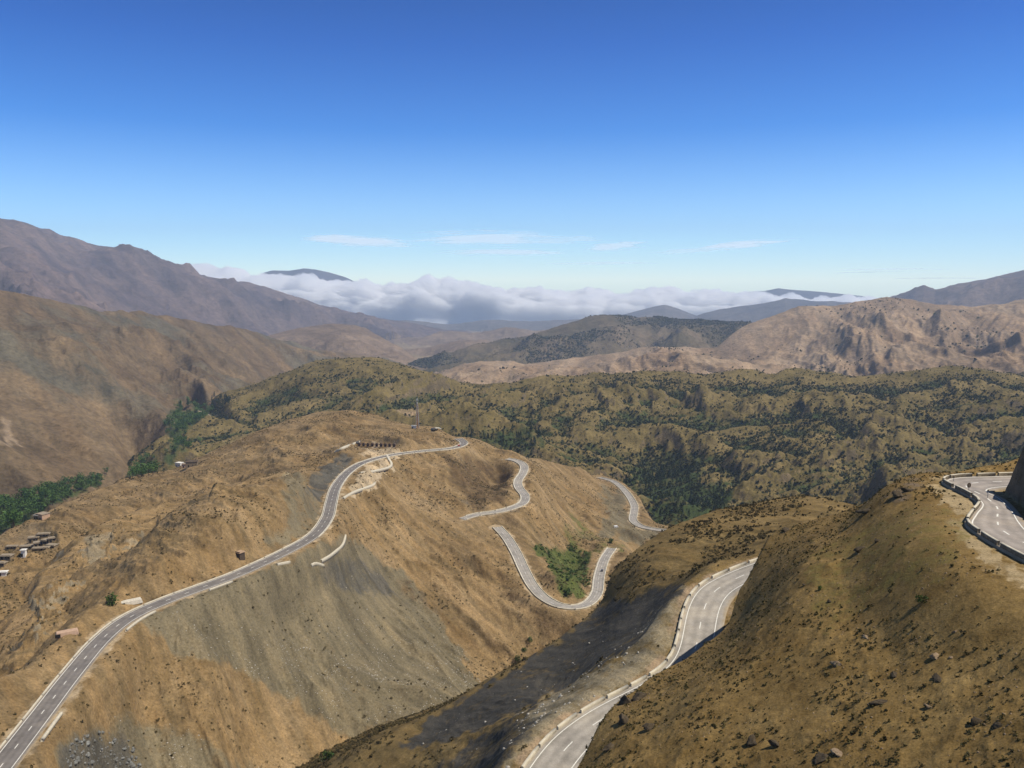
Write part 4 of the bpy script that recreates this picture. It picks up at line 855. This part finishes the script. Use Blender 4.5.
house('farmhouse', 39, 519, 6, 6, 4, -25, M['stone'], M['white'], 'dark walled shed with a pale roof beside the pink farmhouse', Ymin=500)
house('farmhouse', 179.5, 466, 12, 9, 6, -20, M['white'], M['white'], 'white flat house at the foot of the valley trees', Ymin=800)
house('farmhouse', 186, 467, 9, 7, 4, 10, M['pink'], M['stone_roof'], 'low pink house between the white house and the dark one', Ymin=800)
house('farmhouse', 192, 466, 13, 9, 5.5, 15, M['stone'], M['dark_roof'], 'dark roofed house right of the white valley house', Ymin=800)
vill = [(34, 541, 9, 7, 3.4, 20, 'highest stone house of the ruined hamlet'), (44, 537, 11, 6, 3, 10, 'long flat stone house behind the hamlet'), (39, 546, 8, 7, 3.2, 25, 'stone house in the middle of the hamlet'), (46, 544, 7, 6, 3.6, -15, 'tallest grey stone house of the hamlet'), (53, 541, 7, 6, 2.8, 30, 'small stone house at the right end of the hamlet'), (29, 549, 14, 6, 2.8, 15, 'long low stone house in front of the hamlet'), (41, 551, 13, 5, 2.6, 12, 'low stone house below the middle of the hamlet'), (52, 548, 9, 6, 2.6, -10, 'lowest stone house on the right of the hamlet'), (12, 549, 10, 5, 2.5, 5, 'stone house left of the white hut'), (7, 559, 9, 6, 2.8, 0, 'dark fronted stone house at the left edge'), (1, 566, 8, 5, 2.5, 0, 'stone house cut by the left edge')]
for u, v, wx, wy, h, rz, lab in vill: house('stone_house', u, v, wx * .85, wy * .85, h * .9, rz, M['stone'], M['stone_roof'], lab, Ymin=300)
house('hut', 24, 556, 3, 3, 4.2, 10, M['white'], M['white'], 'narrow white hut standing in front of the stone hamlet', 'hut', 1, 0, 300)
house('hut', 3, 575, 5, 3, 2, 10, M['white'], M['white'], 'low white hut at the left edge below the hamlet', 'hut', 1, 0, 300)
house('hut', 240, 556, 4, 4, 2.2, -30, M['dark_roof'], M['adobe'], 'dark stone hut beside the left road under the knoll', 'hut', 1, 0, 300)
for u, v, wx, wy, rz, mt_, lab in ((131, 602, 10, 4, 35, CONC, 'pale tilted concrete slab above the left road'), (67, 633, 9, 4, 30, M['pink'], 'pink culvert slab with a dark opening below the left road bank')):
    p = hit(u, v, 200)
    if p:
        r_ = empty('culvert', p, R(rz)); MB().box((-wx / 2, -wy / 2, -1), (wx / 2, wy / 2, 1.1), .15, .5).build('slab', mt_, r_); MB().box((-wx / 2 - .05, -wy / 2 - .2, -.6), (-wx / 2 + 2, -wy / 2 + .3, .7)).build('opening', M['dark'], r_); tag(r_, lab, 'culvert')
# roadside stalls
stall = None
for k in range(9):
    u = 359.5 + k * 4.35; p = hit(u, 446.3 + .12 * k, 600)
    if not p: continue
    if stall is None:
        r_ = empty('market_stall', p, R(-8))
        MB().box((-1.5, -1.2, -1), (1.5, 1.2, 2.6), .03).build('wall', M['adobe'], r_)
        rf = MB(); rf.box((-2.1, -1.9, 2.603), (2.1, 1.6, 2.85), .05); rf.prism([(-2.0, 2.85), (2.0, 2.85), (0, 4.6)], -1.8, 1.5); rf.build('roof', M['thatch'], r_)
        MB().box((-1.0, -1.28, .9), (1.0, -1.0, 2.3)).build('counter_opening', M['dark'], r_)
        for sx in (-1.9, 1.9): MB().tube((sx, -1.7, -1), (sx, -1.7, 2.6), .12, .12, 6).build('post', M['thatch'], r_)
        stall = r_
    else:
        r_ = stall.copy(); COL.objects.link(r_); r_.location = p
        for ch in list(stall.children):
            c = ch.copy(); COL.objects.link(c); c.parent = r_
    tag(r_, 'brown roofed roadside stall in the row behind the lay-by', 'stall', 'row of roadside stalls')
# mast
p = hit(417.5, 428, 700)
if p:
    r_ = empty('antenna_mast', p); H = 37.0
    def leg_at(s, z): w_ = 1.5 * (1 - z / H) + .35; return (s[0] * w_, s[1] * w_, z)
    cs = [(1, 1), (-1, 1), (-1, -1), (1, -1)]
    for s in cs: MB().tube(leg_at(s, -1), leg_at(s, H), .26, .2, 6).build('leg', M['steel'], r_)
    b = MB(); z = 0
    while z < H - 2:
        for i in range(4):
            b.tube(leg_at(cs[i], z), leg_at(cs[(i + 1) % 4], z + 2.2), .13, .13, 4); b.tube(leg_at(cs[i], z), leg_at(cs[(i + 1) % 4], z), .07, .07, 4)
        z += 2.2
    b.build('bracing', M['red'], r_)
    for k, (dx, z) in enumerate(((-.9, H - 3), (.9, H - 3), (0, H - 7))): MB().box((dx - .25, -1.0, z), (dx + .25, -.75, z + 2.4), .04).build('antenna', M['white'], r_)
    MB().tube((0, 0, H - .2), (0, 0, H + 3), .07, .03, 6).build('lightning_rod', M['steel'], r_)
    tag(r_, 'tall thin lattice antenna mast on the crest of the middle ridge', 'mast')
house('equipment_hut', 413.8, 428.2, 6, 4, 3, 5, M['white'], M['white'], 'small white hut at the foot of the antenna mast', 'hut', 1, 0, 700)
q = [hit(u, v, 700) for u, v in ((432, 429.3), (437, 428.6), (441, 429.3))]; q = np.array([list(a) for a in q if a])
if len(q) > 1: parapet(spline(q, 3.0), 400, 1, 1.6, 2.5, 'short white wall on the knoll right of the antenna mast', None, mt_=PAR)

# ---------------- vehicles
def car(p, head, col, label, van=False):
    mt_ = simple('car_paint', col, .35, .03, 1); r_ = empty('van' if van else 'parked_car', p, head)
    if van: prof = [(-2.4, .35), (2.4, .35), (2.45, 1.0), (2.0, 1.25), (1.5, 2.1), (-2.3, 2.15), (-2.45, 1.9)]
    else: prof = [(-2.05, .3), (2.05, .3), (2.1, .7), (1.9, .85), (1.0, .95), (.45, 1.42), (-1.2, 1.45), (-1.85, .95), (-2.1, .9)]
    MB().prism(prof, -.85, .85).build('body', mt_, r_)
    if van: MB().prism([(1.48, 1.3), (1.93, 1.3), (1.5, 2.0), (1.0, 2.0)], -.86, .86).build('window', M['dark'], r_)
    else: MB().prism([(-1.55, .97), (.92, .97), (.44, 1.36), (-1.15, 1.38)], -.86, .86).build('window', M['dark'], r_)
    for sx in (-1.3, 1.35):
        for sy in (-.8, .8): MB().tube((sx, sy - .1, .33), (sx, sy + .1, .33), .33, .33, 12).build('wheel', M['dark'], r_)
    for sy in (-.6, .6): MB().box((2.05, sy - .18, .62), (2.13, sy + .18, .78)).build('headlight', M['white'], r_)
    return tag(r_, label, 'van' if van else 'car')
p = hit(616, 527.5, 600)
if p: car(p, R(20), (.75, .75, .74), 'white van parked on the gravel beside the valley road', True)
def on_road(key, u, t, head_back=False):
    l_, r_ = roads[key]; c = l_ * (1 - t) + r_ * t; uu, vv = uv_of(c[:, 0], c[:, 1], c[:, 2]); k = int(np.argmin(np.abs(uu - u))); k = min(max(k, 1), len(c) - 2)
    d_ = c[k + 1] - c[k - 1]; return Vector(c[k]) + Vector((0, 0, .02)), math.atan2(d_[1], d_[0]) + (math.pi if head_back else 0)
l_, r_ = roads['h2']; c = (l_ + r_) / 2; uu, vv = uv_of(c[:, 0], c[:, 1], c[:, 2]); k = int(np.argmin(np.hypot(uu - 597.5, vv - 570))); d_ = c[k + 1] - c[k - 1]
car(Vector(c[k] * .72 + r_[k] * .28) + Vector((0, 0, .02)), math.atan2(d_[1], d_[0]), (.05, .05, .055), 'dark car driving on the right arm of the hairpin')
p, a_ = on_road('left', 459, .35); car(p, a_, (.35, .06, .04), 'small red car at the crest where the ridge road turns away')

# ---------------- signs and posts on the upper road
def sign(u, v, h, label, plate, Ymin=60):
    p = hit(u, v, Ymin)
    if not p: return
    name = 'road_sign' if plate else 'marker_post'; r_ = empty(name, p, R(20)); MB().tube((0, 0, -.4), (0, 0, h), .05, .045, 8).build('post', M['steel'], r_)
    if plate:
        b = MB(); b.tube((0, -.03, h - .1), (0, .03, h - .1), .42, .42, 20); b.build('plate', M['dark_roof'], r_)
    else: MB().box((-.07, -.07, h - .25), (.07, .07, h + .02), .02).build('cap', M['dark'], r_)
    tag(r_, label, 'sign' if plate else 'post')
sign(968.5, 493.5, 1.5, 'round sign seen from behind on the outer edge of the upper road', True)
sign(987.5, 499.5, 1.6, 'thin dark marker post at the pull-in of the upper road', False)
sign(953.5, 483, 1.2, 'short marker post near the far end of the upper road parapet', False)

# ---------------- clouds beyond the air box
def cloud_mat(name, alb, alpha, edge, sc, soft=.35):
    m = bpy.data.materials.new(name); m.use_nodes = True; nt = m.node_tree; nt.nodes.clear(); out = nt.nodes.new('ShaderNodeOutputMaterial')
    d1 = nt.nodes.new('ShaderNodeBsdfDiffuse'); d1.inputs[0].default_value = (*alb, 1); d2 = nt.nodes.new('ShaderNodeBsdfTranslucent'); d2.inputs[0].default_value = (*alb, 1)
    ms = nt.nodes.new('ShaderNodeMixShader'); ms.inputs[0].default_value = .5 if not edge else .95; nt.links.new(d1.outputs[0], ms.inputs[1]); nt.links.new(d2.outputs[0], ms.inputs[2])
    tr = nt.nodes.new('ShaderNodeBsdfTransparent'); mx = nt.nodes.new('ShaderNodeMixShader'); nt.links.new(tr.outputs[0], mx.inputs[1]); nt.links.new(ms.outputs[0], mx.inputs[2]); nt.links.new(mx.outputs[0], out.inputs[0])
    n1 = None
    if edge:
        tc = N(nt, 'ShaderNodeTexCoord').outputs['Object']; ln = N(nt, 'ShaderNodeVectorMath', operation='LENGTH')
        fl = N(nt, 'ShaderNodeVectorMath', operation='MULTIPLY'); fl.inputs[1].default_value = (1, 1, 0); nt.links.new(tc, fl.inputs[0]); nt.links.new(fl.outputs[0], ln.inputs[0])
        oi = N(nt, 'ShaderNodeObjectInfo'); ad = N(nt, 'ShaderNodeVectorMath', operation='ADD'); nt.links.new(oi.outputs['Location'], ad.inputs[1]); 
        st = N(nt, 'ShaderNodeVectorMath', operation='MULTIPLY'); st.inputs[1].default_value = (1.0, 1.6, .0); nt.links.new(tc, st.inputs[0]); nt.links.new(st.outputs[0], ad.inputs[0])
        n1 = noise(nt, ad.outputs[0], sc, 7, .6)
        r_ = mathn(nt, 'ADD', ln.outputs['Value'], mathn(nt, 'MULTIPLY', mathn(nt, 'SUBTRACT', n1, .5), 1.9)); f = mathn(nt, 'MULTIPLY', mathn(nt, 'SUBTRACT', 1.0, r_), 1 / .6, True)
        f = mathn(nt, 'MULTIPLY', mathn(nt, 'MULTIPLY', f, f), alpha); nt.links.new(f, mx.inputs[0])
    else:
        nt.links.new(mathn(nt, 'MULTIPLY', attr(nt, 'cover'), alpha, True), mx.inputs[0])
    return m
def fluff(u, v, wpx, hpx, alpha, lab, alt=1500, alb=(.72, .89, 1.0)):
    a, e = ae(u, v); Y = min(alt / e, 60000) if e > .004 else 60000
    o = link('cloud', None) if False else None
    n1_, n2_ = 48, 24; th = np.linspace(0, 2 * math.pi, n1_, endpoint=False); rr_ = np.linspace(0, 1, n2_)
    V = []; Q = []
    for sgn in (1,):
        b0 = len(V)
        for r in rr_:
            for t in th: V.append((r * math.cos(t), r * math.sin(t), sgn * math.sqrt(max(0, 1 - r * r))))
        for i in range(n2_ - 1):
            for j in range(n1_): q = (b0 + i * n1_ + j, b0 + i * n1_ + (j + 1) % n1_, b0 + (i + 1) * n1_ + (j + 1) % n1_, b0 + (i + 1) * n1_ + j); Q.append(q if sgn > 0 else q[::-1])
    me = np_mesh('cloud', np.array(V), np.array(Q), cloud_mat('thin_cloud', alb, alpha, True, 1.6)); me.polygons.foreach_set('use_smooth', np.ones(len(Q), bool))
    o = link('cloud', me); w_ = wpx / F * Y; dep_ = min(hpx / F * Y * Y / alt, 9000); o.location = (a * Y, Y, e * Y); o.scale = (w_ * .75, dep_ * .8, hpx / F * Y * .12); tag(o, lab, 'cloud')
for c in ((362, 243, 80, 17, 1.0, 'bright flat white cloud highest on the left over the cloud bank'), (488, 241, 120, 20, .8, 'wide thin cloud in the middle of the sky'), (505, 254, 100, 16, .8, 'ragged lower veil under the wide thin cloud'), (560, 241, 70, 7, .35, 'faint streak right of the wide thin cloud'), (612, 248, 46, 14, .8, 'small puffy cloud between the wide cloud and the short white streak'), (600, 264, 76, 8, .4, 'faint flat veil low below the small puffy cloud'), (686, 252, 50, 9, .4, 'pale short cloud left of the bright streak'), (736, 246, 52, 9, 1.0, 'bright short white streak of cloud on the right')):
    fluff(*c)
for c in ((885, 270, 70, 8, .35, 'faint pale veil over the eastern mountain'), (935, 279, 34, 9, .45, 'small grey wisp beside the eastern mountain'), (868, 273, 14, 9, .4, 'tiny grey wisp above the blue hills')):
    fluff(*c, alt=700, alb=(.6, .62, .68) if 'grey' in c[5] else (.74, .89, 1))

def tents(name, crest, Yc, run, mt_, label, amp):
    cr = np.array(ctl([(u, v, Yc) for u, v in crest])); xs = np.linspace(cr[0, 0], cr[-1, 0], 260) * Yc; zc = np.interp(xs / Yc, cr[:, 0], cr[:, 2]) * Yc
    T = np.linspace(-1, 1, 41); X, TT = np.meshgrid(xs, T); Yv = Yc + TT * run; Zv = zc[None] - np.abs(TT) ** .8 * 1500 + amp * ridged(X / 2500, Yv / 2500, 5) * (.15 + np.abs(TT)); V = np.stack([X, Yv, Zv], -1).reshape(-1, 3)
    nx = len(xs); i, j = np.meshgrid(np.arange(len(T) - 1), np.arange(nx - 1), indexing='ij'); k = (i * nx + j).ravel(); Q = np.stack([k, k + 1, k + nx + 1, k + nx], -1)
    me = np_mesh(name, V, Q, mt_); me.polygons.foreach_set('use_smooth', np.ones(len(Q), bool)); o = link(name, me); o['kind'] = 'structure'; o['label'] = label
PK = simple('distant_rock', (.09, .085, .09), .95, .2, .001)
tents('distant_mountain', [(150, 320), (240, 290), (264, 273), (272, 270.5), (290, 271), (304, 268.5), (316, 270), (328, 272.5), (345, 277), (362, 285), (430, 315)], 29000, 3500, PK, 'dark mountain top showing above the cloud bank', 150)
tents('distant_mountain', [(650, 310), (720, 297), (745, 292.5), (765, 291), (778, 288.5), (790, 290), (812, 291), (835, 293), (870, 297), (920, 310)], 29000, 3500, PK, 'blue mountain top showing above the cloud bank on the right', 150)
# bank of cloud filling the plain
ct = np.array([(-300, 268), (100, 264), (170, 263), (200, 265), (240, 270), (262, 273), (300, 276), (340, 278.5), (370, 282), (400, 284), (430, 281.5), (470, 283), (520, 288), (580, 290), (640, 289), (700, 292), (720, 290), (760, 296), (800, 296), (850, 297), (900, 296), (1000, 300), (1300, 302)], float)
Y0 = 19300.0; xs = np.linspace(-17500, 17500, 1300); uu = 512 + xs / Y0 * F / CP * 1.0
ea = np.array([ae(u, v) for u, v in ct]); top = np.interp(xs / Y0, ea[:, 0], ea[:, 1]) * Y0
T = np.linspace(0, 1, 110); X, TT = np.meshgrid(xs, T); ang_ = TT * math.pi
Yv = Y0 - np.cos(ang_) * 2100; hz_ = np.sin(ang_) ** .6; base = -1500.0; Zv = base + (top[None] - base) * hz_
def billow(x, y, o=6):
    s = 0; am = 1.0
    for k in range(o): s = s + am * np.abs(perlin(x + 7.7 * k, y + 3.1 * k)); x = x * 2.1; y = y * 2.1; am *= .52
    return s
S_ = np.cumsum(np.hypot(np.diff(Yv, axis=0, prepend=Yv[:1]), np.diff(Zv, axis=0, prepend=Zv[:1])), axis=0); bl = (billow(X / 1300, S_ / 700, 5) - .5) * (.3 + .7 * sstep(TT, .1, .40))
Yv = Yv - np.cos(ang_) * bl * 500; Zv = Zv + (bl * 340 - 95) * np.sin(ang_) ** 1.5
hf = (Zv - base) / (top[None] - base); Yv = np.where(TT < .5, Yv - 700 * sstep(hf, .5, .92), Yv); Yv = np.maximum(Yv, 16050)
V = np.stack([X, Yv, Zv], -1).reshape(-1, 3); nx = len(xs); i, j = np.meshgrid(np.arange(len(T) - 1), np.arange(nx - 1), indexing='ij'); k = (i * nx + j).ravel(); Q = np.stack([k, k + 1, k + nx + 1, k + nx], -1)
last = (len(T) - 1) * nx; kk = np.arange(nx - 1); bot = np.stack([kk, last + kk, last + kk + 1, kk + 1], -1)[:, ::1]
rows = np.arange(len(T) - 1); h_ = len(T)
capL = np.array([[r * nx, (r + 1) * nx, (h_ - 2 - r) * nx, (h_ - 1 - r) * nx] for r in range(h_ // 2 - 1)]); capR = capL[:, ::-1] + nx - 1
me = np_mesh('cloud_bank', V, np.concatenate([Q, bot, capL, capR]), None); bm = bmesh.new(); bm.from_mesh(me); bmesh.ops.recalc_face_normals(bm, faces=bm.faces[:]); bm.to_mesh(me); bm.free()
cm_ = bpy.data.materials.new('bank_cloud'); cm_.use_nodes = True; ntc = cm_.node_tree; ntc.nodes.clear(); ou_ = ntc.nodes.new('ShaderNodeOutputMaterial'); vs_ = ntc.nodes.new('ShaderNodeVolumeScatter')
vs_.inputs['Color'].default_value = (.999, .999, .999, 1); vs_.inputs['Density'].default_value = .013; vs_.inputs['Anisotropy'].default_value = .0; ntc.links.new(vs_.outputs[0], ou_.inputs['Volume']); me.materials.append(cm_)
o = link('cloud_bank', me); o['kind'] = 'stuff'; o['label'] = 'long bank of low white cloud lying over the far plain'


# ------------------------------------------------------------------ sky, sun, haze
SUN_AZ, SUN_EL = 100.0, 57.0
w = bpy.data.worlds.new("World"); scene.world = w; w.use_nodes = True; nt = w.node_tree
bg = nt.nodes['Background']; sky = nt.nodes.new('ShaderNodeTexSky'); sky.sky_type = 'NISHITA'; sky.sun_disc = False
sky.sun_elevation = R(SUN_EL); sky.sun_rotation = R(SUN_AZ); sky.altitude = 2200; sky.air_density = 1.0; sky.dust_density = .3; sky.ozone_density = 2.5
tcw = nt.nodes.new('ShaderNodeTexCoord'); sx = nt.nodes.new('ShaderNodeSeparateXYZ'); nt.links.new(tcw.outputs['Generated'], sx.inputs[0])
tint = ramp(nt, sx.outputs[2], [(0, (.84, .95, 1.0)), (.045, (.66, .88, 1.0)), (.17, (.10, .42, .80)), (.26, (.03, .27, .66)), (.345, (.0, .19, .50)), (.44, (.17, .23, .28)), (1, (.24, .27, .29))])
ml = nt.nodes.new('ShaderNodeVectorMath'); ml.operation = 'MULTIPLY'; m2 = nt.nodes.new('ShaderNodeVectorMath'); m2.operation = 'SCALE'; m2.inputs['Scale'].default_value = 2.0
nt.links.new(sky.outputs[0], ml.inputs[0]); nt.links.new(tint, ml.inputs[1]); nt.links.new(ml.outputs[0], m2.inputs[0]); nt.links.new(m2.outputs[0], bg.inputs[0]); bg.inputs[1].default_value = .092
sd = bpy.data.lights.new('sun', 'SUN'); sd.energy = 5.0; sd.angle = R(.5); sd.color = (1, .93, .81); so = bpy.data.objects.new('sun', sd); COL.objects.link(so)
az, el = R(SUN_AZ), R(SUN_EL); d = Vector((math.sin(az) * math.cos(el), math.cos(az) * math.cos(el), math.sin(el)))
so.rotation_euler = d.to_track_quat('Z', 'Y').to_euler(); so.location = d * 500

def box_mesh(name, lo, hi):
    bm = bmesh.new(); bmesh.ops.create_cube(bm, size=1)
    for v_ in bm.verts:
        for k in range(3): v_.co[k] = lo[k] if v_.co[k] < 0 else hi[k]
    me = bpy.data.meshes.new(name); bm.to_mesh(me); bm.free(); return me
hz = link('haze', box_mesh('haze', (-22000, -2500, -1150), (22000, 16000, 1000))); hz['kind'] = 'stuff'; hz['label'] = 'thin blue haze over the far mountains'
hm = bpy.data.materials.new('haze_air'); hm.use_nodes = True; nt = hm.node_tree; nt.nodes.clear()
ou = nt.nodes.new('ShaderNodeOutputMaterial'); pv = nt.nodes.new('ShaderNodeVolumePrincipled'); nt.links.new(pv.outputs[0], ou.inputs['Volume'])
pv.inputs['Color'].default_value = (.56, .73, 1, 1); pv.inputs['Density'].default_value = 5.2e-5; pv.inputs['Anisotropy'].default_value = .1
hz.data.materials.append(hm)
scene.view_settings.view_transform = 'Standard'; scene.view_settings.look = 'None'; scene.view_settings.gamma = 1; scene.view_settings.exposure = 0.14
scene.cycles.use_denoising = True; scene.cycles.denoising_prefilter = 'ACCURATE'; scene.cycles.denoising_input_passes = 'RGB_ALBEDO_NORMAL'; scene.cycles.volume_bounces = 14; scene.cycles.max_bounces = 16; scene.cycles.diffuse_bounces = 3; scene.cycles.transmission_bounces = 6; scene.cycles.transparent_max_bounces = 16
